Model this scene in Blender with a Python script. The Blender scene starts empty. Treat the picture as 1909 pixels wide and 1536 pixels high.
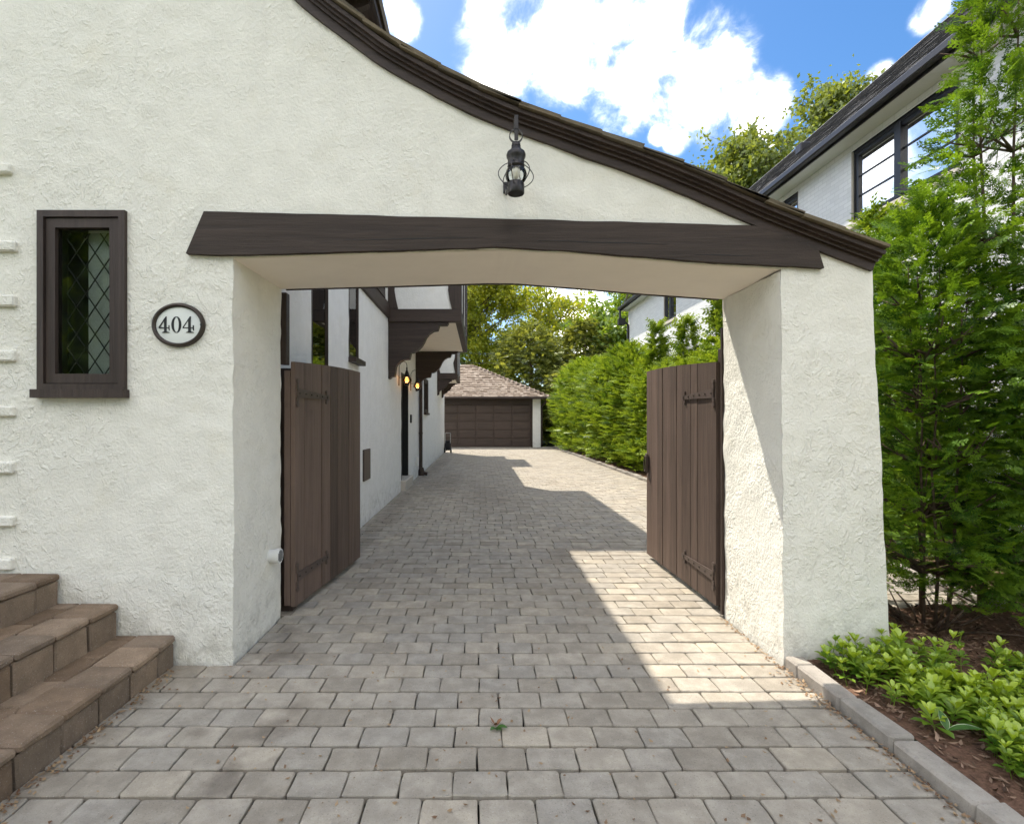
import bpy, math, random
import numpy as np
from mathutils import Vector, noise, Matrix

# ------------------------------------------------------------------ camera, sky, sun, exposure
SC = bpy.context.scene
COL = SC.collection
F_PX, VPX, VPY, CAM_H = 955.0, 895.0, 784.0, 1.35      # focal length in photo pixels, vanishing point, eye height
IMG_W, IMG_H = 1909.0, 1536.0

cd = bpy.data.cameras.new('camera')
cam = bpy.data.objects.new('camera', cd)
COL.objects.link(cam)
cam.location = (0, 0, CAM_H)
cam.rotation_euler = (math.radians(90), 0, 0)
cd.sensor_width = 36.0
cd.lens = 36.0 * F_PX / IMG_W
cd.shift_x = (IMG_W / 2 - VPX) / IMG_W
cd.shift_y = -(IMG_H / 2 - VPY) / IMG_W
cd.clip_start = 0.05
cd.clip_end = 2000
SC.camera = cam

SUN_DIR = Vector((-0.34, 0.48, 1.0)).normalized()
sl = bpy.data.lights.new('sun', 'SUN')
sl.energy = 2.0
sl.angle = math.radians(0.53)
sl.color = (1.0, 0.93, 0.82)
sun = bpy.data.objects.new('sun', sl)
COL.objects.link(sun)
sun.rotation_euler = SUN_DIR.to_track_quat('Z', 'Y').to_euler()
sun.location = (-10, 14, 30)

SC.view_settings.view_transform = 'Standard'
SC.view_settings.look = 'None'
SC.view_settings.gamma = 1.0
SC.view_settings.exposure = 1.88
SC.view_settings.use_curve_mapping = False
SC.cycles.max_bounces = 8
SC.cycles.diffuse_bounces = 6
SC.cycles.glossy_bounces = 3
SC.cycles.transmission_bounces = 4
SC.cycles.transparent_max_bounces = 12
SC.cycles.sample_clamp_indirect = 6.0
SC.cycles.use_denoising = True
SC.cycles.use_adaptive_sampling = True
SC.cycles.adaptive_threshold = 0.025

world = bpy.data.worlds.new('World')
SC.world = world
world.use_nodes = True


class NT:
    """small node-tree helper"""
    def __init__(s, tree):
        s.t = tree
        s.n = tree.nodes
        s.l = tree.links

    def new(s, typ, **kw):
        nd = s.n.new(typ)
        for k, v in kw.items():
            setattr(nd, k, v)
        return nd

    def put(s, sock, v):
        if v is None:
            return
        if isinstance(v, bpy.types.NodeSocket):
            s.l.new(v, sock)
        elif isinstance(v, (tuple, list)) and len(v) == 3 and sock.type == 'RGBA':
            sock.default_value = (*v, 1)
        else:
            sock.default_value = v

    def math(s, op, a, b=None, c=None, clamp=False):
        nd = s.new('ShaderNodeMath', operation=op, use_clamp=clamp)
        s.put(nd.inputs[0], a); s.put(nd.inputs[1], b); s.put(nd.inputs[2], c)
        return nd.outputs[0]

    def vmath(s, op, a, b=None, scale=None):
        nd = s.new('ShaderNodeVectorMath', operation=op)
        s.put(nd.inputs[0], a); s.put(nd.inputs[1], b)
        if scale is not None:
            s.put(nd.inputs['Scale'], scale)
        return nd.outputs['Value'] if op in ('DOT_PRODUCT', 'LENGTH', 'DISTANCE') else nd.outputs[0]

    def noise(s, vec, scale, detail=4, rough=0.55, dist=0.0):
        nd = s.new('ShaderNodeTexNoise')
        s.put(nd.inputs['Vector'], vec)
        nd.inputs['Scale'].default_value = scale
        nd.inputs['Detail'].default_value = detail
        nd.inputs['Roughness'].default_value = rough
        nd.inputs['Distortion'].default_value = dist
        return nd.outputs['Fac']

    def ramp(s, fac, stops, interp='LINEAR'):
        nd = s.new('ShaderNodeValToRGB')
        nd.color_ramp.interpolation = interp
        els = nd.color_ramp.elements
        while len(els) < len(stops):
            els.new(0.5)
        for e, (p, c) in zip(els, stops):
            e.position = p
            e.color = (c, c, c, 1) if isinstance(c, (int, float)) else (*c, 1)
        s.put(nd.inputs['Fac'], fac)
        return nd.outputs['Color']

    def mix(s, fac, a, b, blend='MIX'):
        nd = s.new('ShaderNodeMix', data_type='RGBA', blend_type=blend)
        s.put(nd.inputs[0], fac); s.put(nd.inputs[6], a); s.put(nd.inputs[7], b)
        return nd.outputs[2]

    def maprange(s, v, a, b, c=0.0, d=1.0, smooth=True):
        nd = s.new('ShaderNodeMapRange')
        if smooth:
            nd.interpolation_type = 'SMOOTHSTEP'
        s.put(nd.inputs[0], v)
        nd.inputs[1].default_value = a; nd.inputs[2].default_value = b
        nd.inputs[3].default_value = c; nd.inputs[4].default_value = d
        return nd.outputs[0]

    def mapping(s, vec, scale=(1, 1, 1), rot=(0, 0, 0), loc=(0, 0, 0)):
        nd = s.new('ShaderNodeMapping')
        s.put(nd.inputs[0], vec)
        nd.inputs['Location'].default_value = loc
        nd.inputs['Rotation'].default_value = rot
        nd.inputs['Scale'].default_value = scale
        return nd.outputs[0]


def build_world():
    t = NT(world.node_tree)
    t.n.clear()
    sky = t.new('ShaderNodeTexSky')
    sky.sky_type = 'NISHITA'
    sky.sun_disc = False
    sky.sun_elevation = math.asin(SUN_DIR.z)
    sky.sun_rotation = math.atan2(SUN_DIR.x, SUN_DIR.y)
    sky.air_density = 1.0
    sky.dust_density = 0.6
    sky.ozone_density = 2.0
    hs = t.new('ShaderNodeHueSaturation')
    hs.inputs['Saturation'].default_value = 1.28
    hs.inputs['Value'].default_value = 0.38
    t.l.new(sky.outputs[0], hs.inputs['Color'])
    geo = t.new('ShaderNodeTexCoord').outputs['Generated']
    d = t.vmath('NORMALIZE', geo)
    # cumulus blobs in view; unseen sky gets added denser cloud as fill light
    blobs = [(955, 60, 5.5), (930, 140, 4.0), (1050, 110, 4.5), (1180, 90, 6.5), (1160, 190, 3.6), (1310, 150, 6.0),
             (1405, 190, 3.4), (1060, 30, 4.0), (745, 40, 2.2), (1265, 262, 1.6), (1735, 25, 1.6), (1640, 140, 1.3),
             (1050, 575, 9.5), (1230, 250, 1.2)]
    mask = None
    for px, py, rad in blobs:
        v = Vector((px - VPX, F_PX, VPY - py)).normalized()
        dt = t.vmath('DOT_PRODUCT', d, tuple(v))
        m = t.maprange(dt, math.cos(math.radians(rad * 1.35)), math.cos(math.radians(rad * 0.25)))
        mask = m if mask is None else t.math('MAXIMUM', mask, m)
    warp = t.new('ShaderNodeTexNoise')
    t.put(warp.inputs['Vector'], d)
    warp.inputs['Scale'].default_value = 6.0
    warp.inputs['Detail'].default_value = 3.0
    wv = t.vmath('SUBTRACT', warp.outputs['Color'], (0.5, 0.5, 0.5))
    dw = t.vmath('ADD', d, t.vmath('SCALE', wv, scale=0.10))
    n1 = t.noise(dw, 8.0, 12, 0.62)
    n2 = t.noise(dw, 2.4, 6, 0.55)
    gen = t.math('ADD', t.math('MULTIPLY', t.math('SUBTRACT', n1, 0.5), 1.5), t.math('MULTIPLY', t.math('SUBTRACT', n2, 0.285), 2.4))
    big = t.math('ADD', t.math('ADD', t.math('MULTIPLY', t.math('SUBTRACT', n1, 0.5), 2.7), -0.40), t.math('MULTIPLY', mask, 1.08))
    view = Vector((1180 - VPX, F_PX, VPY - 150)).normalized()
    here = t.maprange(t.vmath('DOT_PRODUCT', d, tuple(view)), math.cos(math.radians(44)), math.cos(math.radians(30)))
    dens = t.math('ADD', t.math('MULTIPLY', gen, t.math('SUBTRACT', 1.0, here)), t.math('MULTIPLY', big, here))
    cover = t.math('POWER', t.maprange(dens, -0.05, 1.05), 3.2)
    thick = t.maprange(dens, 0.45, 1.35)
    cloud = t.mix(thick, (8.0, 7.8, 7.5), (20.5, 19.2, 16.9))
    col = t.mix(t.math('MULTIPLY', cover, 0.95), hs.outputs[0], cloud)
    bg = t.new('ShaderNodeBackground')
    t.l.new(col, bg.inputs['Color'])
    bg.inputs['Strength'].default_value = 0.15
    out = t.new('ShaderNodeOutputWorld')
    t.l.new(bg.outputs[0], out.inputs['Surface'])


build_world()

# ------------------------------------------------------------------ helpers: meshes, things, parts
WORLD_LOC = {}


def P(px, py, Y):
    """a point at depth Y seen at a photo pixel (used only for laying out measurements)"""
    return Vector(((px - VPX) * Y / F_PX, Y, CAM_H + (VPY - py) * Y / F_PX))


class MB:
    def __init__(s):
        s.v = []
        s.f = []

    def add(s, vs, fs):
        o = len(s.v)
        s.v += [tuple(p) for p in vs]
        s.f += [tuple(i + o for i in f) for f in fs]
        return s

    def box(s, a, b, bev=0.0):
        (x0, y0, z0), (x1, y1, z1) = a, b
        x0, x1 = min(x0, x1), max(x0, x1); y0, y1 = min(y0, y1), max(y0, y1); z0, z1 = min(z0, z1), max(z0, z1)
        if bev <= 0:
            return s.add([(x0, y0, z0), (x1, y0, z0), (x1, y1, z0), (x0, y1, z0), (x0, y0, z1), (x1, y0, z1), (x1, y1, z1), (x0, y1, z1)],
                         [(3, 2, 1, 0), (4, 5, 6, 7), (0, 1, 5, 4), (1, 2, 6, 5), (2, 3, 7, 6), (3, 0, 4, 7)])
        b_ = min(bev, (x1 - x0) * .45, (y1 - y0) * .45, (z1 - z0) * .45)
        vs, idx = [], {}
        for i, x in enumerate((x0, x1)):
            for j, y in enumerate((y0, y1)):
                for k, z in enumerate((z0, z1)):
                    sx, sy, sz = (1, -1)[i] * b_, (1, -1)[j] * b_, (1, -1)[k] * b_
                    idx[i, j, k, 0] = len(vs); vs.append((x, y + sy, z + sz))
                    idx[i, j, k, 1] = len(vs); vs.append((x + sx, y, z + sz))
                    idx[i, j, k, 2] = len(vs); vs.append((x + sx, y + sy, z))
        I = idx
        fs = []
        for i in (0, 1):
            q = [I[i, 0, 0, 0], I[i, 1, 0, 0], I[i, 1, 1, 0], I[i, 0, 1, 0]]
            fs.append(q if i else q[::-1])
            q = [I[0, i, 0, 1], I[1, i, 0, 1], I[1, i, 1, 1], I[0, i, 1, 1]]
            fs.append(q[::-1] if i else q)
            q = [I[0, 0, i, 2], I[1, 0, i, 2], I[1, 1, i, 2], I[0, 1, i, 2]]
            fs.append(q if i else q[::-1])
        for i in (0, 1):
            for j in (0, 1):
                fs.append((I[i, j, 0, 0], I[i, j, 1, 0], I[i, j, 1, 1], I[i, j, 0, 1]))
                fs.append((I[i, 0, j, 0], I[i, 1, j, 0], I[i, 1, j, 2], I[i, 0, j, 2]))
                fs.append((I[0, i, j, 1], I[1, i, j, 1], I[1, i, j, 2], I[0, i, j, 2]))
                for k in (0, 1):
                    fs.append((I[i, j, k, 0], I[i, j, k, 1], I[i, j, k, 2]))
        return s.add(vs, fs)

    def prism(s, poly, axis, a, b):
        """polygon (2D list) extruded along axis from a to b; axis 'x': (y,z), 'y': (x,z), 'z': (x,y)"""
        n = len(poly)
        mk = {'x': lambda u, v, w: (w, u, v), 'y': lambda u, v, w: (u, w, v), 'z': lambda u, v, w: (u, v, w)}[axis]
        vs = [mk(u, v, a) for u, v in poly] + [mk(u, v, b) for u, v in poly]
        fs = [tuple(range(n))[::-1], tuple(range(n, 2 * n))]
        fs += [(i, (i + 1) % n, n + (i + 1) % n, n + i) for i in range(n)]
        return s.add(vs, fs)

    def ribbon(s, pts, axis, a, b):
        """closed strip solid from a list of (low, high) 2D pairs - convex quads, safe for curved outlines"""
        mk = {'x': lambda u, v, w: (w, u, v), 'y': lambda u, v, w: (u, w, v), 'z': lambda u, v, w: (u, v, w)}[axis]
        vs, fs = [], []
        for lo, hi in pts:
            vs += [mk(*lo, a), mk(*hi, a), mk(*lo, b), mk(*hi, b)]
        for i in range(len(pts) - 1):
            p, q = 4 * i, 4 * i + 4
            fs += [(p, q, q + 1, p + 1), (p + 2, p + 3, q + 3, q + 2), (p + 1, q + 1, q + 3, p + 3), (p, p + 2, q + 2, q)]
        e = 4 * (len(pts) - 1)
        fs += [(0, 1, 3, 2), (e, e + 2, e + 3, e + 1)]
        return s.add(vs, fs)

    def tube(s, path, r, n=8, caps=True):
        path = [Vector(p) for p in path]
        rs = r if isinstance(r, (list, tuple)) else [r] * len(path)
        vs, fs = [], []
        up = Vector((0, 0, 1))
        prev = None
        for i, p in enumerate(path):
            t = (path[min(i + 1, len(path) - 1)] - path[max(i - 1, 0)]).normalized()
            if prev is None:
                a = t.cross(up)
                if a.length < 1e-3:
                    a = t.cross(Vector((1, 0, 0)))
            else:
                a = prev - t * prev.dot(t)
            a.normalize(); prev = a
            b = t.cross(a)
            for k in range(n):
                an = 2 * math.pi * k / n
                vs.append(p + (a * math.cos(an) + b * math.sin(an)) * rs[i])
        for i in range(len(path) - 1):
            for k in range(n):
                k2 = (k + 1) % n
                fs.append((i * n + k, i * n + k2, (i + 1) * n + k2, (i + 1) * n + k))
        if caps:
            fs.append(tuple(range(n))[::-1])
            m = (len(path) - 1) * n
            fs.append(tuple(range(m, m + n)))
        return s.add(vs, fs)

    def lathe(s, prof, c, n=20):
        """(radius, z) profile round a vertical axis through c"""
        vs, fs = [], []
        for r, z in prof:
            for k in range(n):
                an = 2 * math.pi * k / n
                vs.append((c[0] + r * math.cos(an), c[1] + r * math.sin(an), c[2] + z))
        for i in range(len(prof) - 1):
            for k in range(n):
                k2 = (k + 1) % n
                fs.append((i * n + k, i * n + k2, (i + 1) * n + k2, (i + 1) * n + k))
        fs.append(tuple(range(n))[::-1])
        m = (len(prof) - 1) * n
        fs.append(tuple(range(m, m + n)))
        return s.add(vs, fs)

    def map(s, fn):
        s.v = [tuple(fn(Vector(p))) for p in s.v]
        return s


def link_mesh(name, me, mat, parent=None, loc=(0, 0, 0)):
    o = bpy.data.objects.new(name, me)
    COL.objects.link(o)
    if mat is not None and not me.materials:
        me.materials.append(mat)
    loc = Vector(loc)
    WORLD_LOC[o.name] = loc.copy()
    if parent is not None:
        o.parent = parent
        o.location = loc - WORLD_LOC[parent.name]
    else:
        o.location = loc
    return o


def part(name, mb, mat, parent=None, smooth=False, origin=None):
    vs = np.array(mb.v, dtype=float)
    if origin is None:
        lo, hi = vs.min(0), vs.max(0)
        c = (lo + hi) / 2
        c[2] = lo[2]
    else:
        c = np.array(origin, dtype=float)
    me = bpy.data.meshes.new(name)
    me.from_pydata((vs - c).tolist(), [], mb.f)
    me.update()
    if smooth:
        me.polygons.foreach_set('use_smooth', [True] * len(me.polygons))
        if smooth != 'all':
            me.set_sharp_from_angle(angle=math.radians(smooth if smooth is not True else 38))
    return link_mesh(name, me, mat, parent, c)


def np_mesh(name, verts, quads, tone=None):
    me = bpy.data.meshes.new(name)
    verts = np.asarray(verts, dtype=np.float32)
    quads = np.asarray(quads, dtype=np.int32)
    k = quads.shape[1]
    me.vertices.add(len(verts)); me.loops.add(quads.size); me.polygons.add(len(quads))
    me.vertices.foreach_set('co', verts.ravel())
    me.loops.foreach_set('vertex_index', quads.ravel())
    me.polygons.foreach_set('loop_start', np.arange(0, quads.size, k, dtype=np.int32))
    me.polygons.foreach_set('loop_total', np.full(len(quads), k, dtype=np.int32))
    me.update(calc_edges=True)
    if tone is not None:
        at = me.attributes.new('tone', 'FLOAT', 'POINT')
        at.data.foreach_set('value', np.asarray(tone, dtype=np.float32))
    return me


def thing(name, label, cat, loc=(0, 0, 0), group=None):
    o = bpy.data.objects.new(name, None)
    o.empty_display_size = 0.2
    COL.objects.link(o)
    o.location = loc
    WORLD_LOC[o.name] = Vector(loc)
    return tag(o, label, cat, group)


def tag(o, label=None, cat=None, group=None, kind=None):
    if label: o['label'] = label
    if cat: o['category'] = cat
    if group: o['group'] = group
    if kind: o['kind'] = kind
    return o


def copy_tree(o, loc, label=None, parent=None, rotz=None, scale=None):
    c = o.copy()
    COL.objects.link(c)
    if parent is None:
        c.location = loc
        if rotz is not None: c.rotation_euler = (0, 0, rotz)
        if scale is not None: c.scale = scale
    else:
        c.parent = parent
    if label: c['label'] = label
    for ch in o.children:
        copy_tree(ch, None, parent=c)
    return c


# ------------------------------------------------------------------ materials
MATS = {}


def new_mat(name):
    m = bpy.data.materials.new(name)
    m.use_nodes = True
    t = NT(m.node_tree)
    bsdf = t.n['Principled BSDF']
    MATS[name] = m
    return m, t, bsdf


def bump(t, bsdf, h, strength=0.5, dist=0.01, normal=None):
    b = t.new('ShaderNodeBump')
    b.inputs['Strength'].default_value = strength
    b.inputs['Distance'].default_value = dist
    t.put(b.inputs['Height'], h)
    if normal is not None:
        t.l.new(normal, b.inputs['Normal'])
    t.l.new(b.outputs[0], bsdf.inputs['Normal'])
    return b.outputs[0]


def world_pos(t):
    return t.new('ShaderNodeNewGeometry').outputs['Position']


def m_stucco(name, col, heavy=1.0, dirt=0.0):
    m, t, b = new_mat(name)
    p = world_pos(t)
    n_big = t.noise(p, 1.3, 3, 0.5)
    n_mid = t.noise(p, 7.0, 5, 0.6)
    fine = t.noise(p, 60.0, 5, 0.65)
    sw = t.new('ShaderNodeTexNoise')           # short trowel drags: folded, stretched noise, thresholded to broken ridges
    t.put(sw.inputs['Vector'], t.mapping(p, scale=(1.25, 1.0, 0.7), rot=(0.2, 0.5, 0.2)))
    sw.inputs['Scale'].default_value = 13.0
    sw.inputs['Detail'].default_value = 2.5
    sw.inputs['Roughness'].default_value = 0.6
    sw.inputs['Distortion'].default_value = 0.9
    ridge = t.maprange(t.math('ABSOLUTE', t.math('SUBTRACT', sw.outputs['Fac'], 0.5)), 0.0, 0.075, 1.0, 0.0)
    broken = t.maprange(t.noise(p, 19.0, 3, 0.6), 0.40, 0.60)
    lump = t.noise(p, 42.0, 5, 0.62, 0.5)
    sep = t.new('ShaderNodeSeparateXYZ'); t.l.new(p, sep.inputs[0])
    patch = t.math('MULTIPLY', t.maprange(n_big, 0.34, 0.62, 0.2, 1.0), t.maprange(sep.outputs[2], 3.4, 1.4, 0.55, 1.0))
    h = t.math('ADD', t.math('MULTIPLY', t.math('MULTIPLY', t.math('MULTIPLY', ridge, broken), patch), 0.50),
               t.math('ADD', t.math('MULTIPLY', lump, t.math('MULTIPLY_ADD', patch, 0.7, 0.35)), t.math('MULTIPLY', fine, 0.55)))
    bump(t, b, h, 0.72 * heavy, 0.013)
    c = t.mix(t.maprange(n_mid, 0.3, 0.75), tuple(x * 0.93 for x in col), col)
    c = t.mix(t.math('MULTIPLY', t.maprange(t.noise(p, 3.1, 6, 0.65), 0.55, 0.8), 0.35), c, (col[0] * .86, col[1] * .82, col[2] * .70))
    if dirt:
        z = t.new('ShaderNodeSeparateXYZ'); t.l.new(p, z.inputs[0])
        g = t.math('MULTIPLY', t.maprange(z.outputs[2], 0.5, 0.0), t.maprange(t.noise(p, 9, 6, 0.7), 0.42, 0.72))
        c = t.mix(t.math('MULTIPLY', g, dirt), c, (0.30, 0.27, 0.22))
        st = t.noise(t.mapping(p, scale=(9, 9, 0.7)), 1.0, 5, 0.6)
        c = t.mix(t.math('MULTIPLY', t.maprange(st, 0.60, 0.80), 0.22 * dirt), c, (0.40, 0.34, 0.27))
    t.l.new(c, b.inputs['Base Color'])
    b.inputs['Roughness'].default_value = 0.92
    b.inputs['Specular IOR Level'].default_value = 0.15
    return m


def m_wood(name, col, grain_axis='z', rough=0.6, var=0.25, worn=0.15):
    m, t, b = new_mat(name)
    p = world_pos(t)
    sc = {'x': (1.2, 22, 22), 'y': (22, 1.2, 22), 'z': (22, 22, 1.2)}[grain_axis]
    g = t.noise(t.mapping(p, scale=sc), 2.2, 6, 0.65, 0.3)
    broad = t.noise(t.mapping(p, scale=tuple(v * 0.22 for v in sc)), 3.0, 5, 0.6, 0.6)
    oi = t.new('ShaderNodeObjectInfo').outputs['Random']
    tone = t.math('ADD', t.math('MULTIPLY', t.math('SUBTRACT', oi, 0.5), var * 2),
                  t.math('ADD', t.math('MULTIPLY', t.math('SUBTRACT', g, 0.5), 0.9), t.math('MULTIPLY', t.math('SUBTRACT', broad, 0.5), 0.9)))
    c = t.mix(t.maprange(tone, -0.5, 0.5), tuple(x * 0.60 for x in col), tuple(min(1, x * 1.50) for x in col))
    wear = t.math('MULTIPLY', t.maprange(t.noise(t.mapping(p, scale=tuple(v * .35 for v in sc)), 4.0, 8, 0.78), 0.58, 0.74), worn * 1.6)
    c = t.mix(wear, c, (col[0] * 2.6, col[1] * 2.6, col[2] * 2.5))
    grime = t.math('MULTIPLY', t.maprange(t.noise(p, 5.0, 6, 0.7), 0.55, 0.8), 0.45)
    c = t.mix(grime, c, tuple(x * 0.45 for x in col))
    t.l.new(c, b.inputs['Base Color'])
    b.inputs['Roughness'].default_value = rough
    b.inputs['Specular IOR Level'].default_value = 0.3
    bump(t, b, t.math('ADD', t.math('ADD', g, broad), t.math('MULTIPLY', t.noise(p, 120, 3), 0.25)), 0.5, 0.006)
    return m


def m_plain(name, col, rough=0.6, metal=0.0, spec=0.4, nscale=30, namp=0.12, bumpd=0.0):
    m, t, b = new_mat(name)
    p = world_pos(t)
    n = t.noise(p, nscale, 5, 0.6)
    c = t.mix(n, tuple(max(0, x * (1 - namp * 2)) for x in col), tuple(min(1, x * (1 + namp * 2)) for x in col))
    t.l.new(c, b.inputs['Base Color'])
    b.inputs['Roughness'].default_value = rough
    b.inputs['Metallic'].default_value = metal
    b.inputs['Specular IOR Level'].default_value = spec
    if bumpd:
        bump(t, b, n, 0.6, bumpd)
    return m


def m_stone(name, cols, speckle=0.25, stains=False, rough=0.9):
    """tumbled concrete: each piece its own tone"""
    m, t, b = new_mat(name)
    p = world_pos(t)
    oi = t.new('ShaderNodeObjectInfo').outputs['Random']
    gi = t.new('ShaderNodeNewGeometry').outputs['Random Per Island']
    rnd = t.math('FRACT', t.math('ADD', t.math('MULTIPLY', oi, 7.31), gi))
    c = t.ramp(rnd, [(0.0, cols[0]), (0.35, cols[1]), (0.7, cols[2]), (1.0, cols[3])])
    blot = t.noise(p, 9.0, 6, 0.65)
    c = t.mix(t.maprange(blot, 0.35, 0.72), t.mix(1.0, c, (0.80, 0.79, 0.77), 'MULTIPLY'), t.mix(1.0, c, (1.10, 1.09, 1.07), 'MULTIPLY'))
    gr = t.noise(p, 170.0, 3, 0.7)
    c = t.mix(t.math('MULTIPLY', t.maprange(gr, 0.60, 0.74), speckle), c, (0.72, 0.70, 0.66))
    c = t.mix(t.math('MULTIPLY', t.maprange(gr, 0.42, 0.30), speckle * 1.4), c, (0.06, 0.055, 0.05))
    if stains:
        sp = t.new('ShaderNodeSeparateXYZ'); t.l.new(p, sp.inputs[0])
        tot = None
        wob = t.math('MULTIPLY', t.math('SUBTRACT', t.noise(p, 7, 4, 0.6), 0.5), 1.9)
        for (sx, sy, rx, ry, k) in [(-0.96, 1.93, 0.07, 0.17, 0.75), (-0.90, 2.25, 0.12, 0.10, 0.65), (-0.86, 2.42, 0.08, 0.10, 0.55), (-1.22, 2.22, 0.06, 0.05, 0.6),
                                    (-1.14, 2.98, 0.16, 0.16, 0.7), (-1.22, 3.25, 0.10, 0.2, 0.5), (0.2, 9.0, 0.6, 2.2, 0.30), (-0.75, 11.5, 0.5, 2.5, 0.30), (-1.3, 7.5, 0.2, 3.0, 0.4), (-1.25, 15, 0.3, 4.0, 0.4)]:
            dx = t.math('DIVIDE', t.math('SUBTRACT', sp.outputs[0], sx), rx)
            dy = t.math('DIVIDE', t.math('SUBTRACT', sp.outputs[1], sy), ry)
            r = t.math('ADD', t.math('SQRT', t.math('ADD', t.math('MULTIPLY', dx, dx), t.math('MULTIPLY', dy, dy))), wob)
            k_ = t.math('MULTIPLY', t.maprange(r, 1.25, 0.1), k * 0.72)
            tot = k_ if tot is None else t.math('MAXIMUM', tot, k_)
        c = t.mix(tot, c, (0.075, 0.058, 0.045))
    t.l.new(c, b.inputs['Base Color'])
    b.inputs['Roughness'].default_value = rough
    b.inputs['Specular IOR Level'].default_value = 0.2
    h = t.math('ADD', t.math('MULTIPLY', t.noise(p, 38, 6, 0.7), 0.7), t.math('MULTIPLY', gr, 0.5))
    bump(t, b, h, 0.6, 0.006)
    return m


def m_leaf(name, dark, light, trans=0.35, gloss=0.06, attr='tone'):
    m, t, b = new_mat(name)
    t.n.remove(b)
    out = t.n['Material Output']
    if attr == 'tone':
        a = t.new('ShaderNodeAttribute'); a.attribute_name = 'tone'
        r = a.outputs['Fac']
    else:
        r = t.new('ShaderNodeNewGeometry').outputs['Random Per Island']
    p = world_pos(t)
    r = t.math('ADD', r, t.math('MULTIPLY', t.math('SUBTRACT', t.noise(p, 2.3, 3), 0.5), 0.7), clamp=True)
    c = t.mix(r, dark, light)
    df = t.new('ShaderNodeBsdfDiffuse'); t.put(df.inputs['Color'], c)
    tr = t.new('ShaderNodeBsdfTranslucent')
    t.put(tr.inputs['Color'], t.mix(1.0, c, (1.45, 1.30, 0.55), 'MULTIPLY'))
    mx = t.new('ShaderNodeMixShader'); mx.inputs[0].default_value = trans
    t.l.new(df.outputs[0], mx.inputs[1]); t.l.new(tr.outputs[0], mx.inputs[2])
    gl = t.new('ShaderNodeBsdfGlossy'); gl.inputs['Roughness'].default_value = 0.38
    gl.inputs['Color'].default_value = (0.9, 0.95, 0.9, 1)
    mg = t.new('ShaderNodeMixShader'); mg.inputs[0].default_value = gloss
    t.l.new(mx.outputs[0], mg.inputs[1]); t.l.new(gl.outputs[0], mg.inputs[2])
    t.l.new(mg.outputs[0], out.inputs['Surface'])
    return m


def m_glass(name, tint=(1, 1, 1), ior=1.5, rough=0.01, boost=0.0):
    m, t, b = new_mat(name)
    t.n.remove(b)
    out = t.n['Material Output']
    tr = t.new('ShaderNodeBsdfTransparent'); tr.inputs[0].default_value = (*tint, 1)
    gl = t.new('ShaderNodeBsdfGlossy'); gl.inputs['Roughness'].default_value = rough
    fr = t.new('ShaderNodeFresnel'); fr.inputs['IOR'].default_value = ior
    fac = t.math('ADD', fr.outputs[0], boost, clamp=True)
    mx = t.new('ShaderNodeMixShader')
    t.l.new(fac, mx.inputs[0]); t.l.new(tr.outputs[0], mx.inputs[1]); t.l.new(gl.outputs[0], mx.inputs[2])
    t.l.new(mx.outputs[0], out.inputs['Surface'])
    return m


def m_emit(name, col, strength):
    m, t, b = new_mat(name)
    b.inputs['Base Color'].default_value = (*col, 1)
    b.inputs['Emission Color'].default_value = (*col, 1)
    b.inputs['Emission Strength'].default_value = strength
    return m


def m_brick_white():
    m, t, b = new_mat('painted_brick')
    p = world_pos(t)
    sp = t.new('ShaderNodeSeparateXYZ'); t.l.new(p, sp.inputs[0])
    cb = t.new('ShaderNodeCombineXYZ')
    t.l.new(t.math('ADD', sp.outputs[1], sp.outputs[0]), cb.inputs[0]); t.l.new(sp.outputs[2], cb.inputs[1])
    bt = t.new('ShaderNodeTexBrick')
    t.l.new(cb.outputs[0], bt.inputs['Vector'])
    bt.inputs['Scale'].default_value = 1.0
    bt.inputs['Mortar Size'].default_value = 0.007
    bt.inputs['Mortar Smooth'].default_value = 0.3
    bt.inputs['Brick Width'].default_value = 0.215
    bt.inputs['Row Height'].default_value = 0.075
    bt.inputs['Color1'].default_value = (0.80, 0.80, 0.79, 1)
    bt.inputs['Color2'].default_value = (0.72, 0.72, 0.71, 1)
    bt.inputs['Mortar'].default_value = (0.66, 0.66, 0.65, 1)
    t.l.new(bt.outputs['Color'], b.inputs['Base Color'])
    b.inputs['Roughness'].default_value = 0.75
    h = t.math('ADD', t.math('MULTIPLY', bt.outputs['Fac'], -1.0), t.math('MULTIPLY', t.noise(p, 14, 4), 0.8))
    bump(t, b, h, 0.6, 0.012)
    return m


M = {}
M['stucco'] = m_stucco('stucco', (0.845, 0.822, 0.735), 1.0, 0.55)
M['stucco_side'] = m_stucco('stucco_side', (0.87, 0.86, 0.83), 0.8, 0.5)
M['soffit'] = m_plain('soffit_tan', (0.90, 0.83, 0.73), 0.85, spec=0.15, nscale=5, namp=0.03)  # one even pale tan for the arch and bay soffits
BROWN = (0.046, 0.033, 0.026)
M['beam'] = m_wood('beam_wood', BROWN, 'x', 0.65, 0.05, 0.10)
M['trim_x'] = m_wood('trim_wood', (0.044, 0.030, 0.024), 'x', 0.5, 0.10, 0.10)
M['trim_y'] = m_wood('trim_wood_along', (0.048, 0.034, 0.027), 'y', 0.55, 0.08, 0.08)
M['trim_z'] = m_wood('trim_wood_upright', (0.046, 0.032, 0.026), 'z', 0.5, 0.06, 0.06)
M['plank'] = m_wood('gate_plank', (0.122, 0.085, 0.067), 'z', 0.62, 0.28, 0.22)
M['iron'] = m_plain('wrought_iron_brown', (0.100, 0.074, 0.062), 0.5, 0.2, 0.4, 60, 0.2)
M['lantern_metal'] = m_plain('lantern_metal', (0.045, 0.042, 0.042), 0.42, 0.75, 0.5, 40, 0.3)
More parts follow.
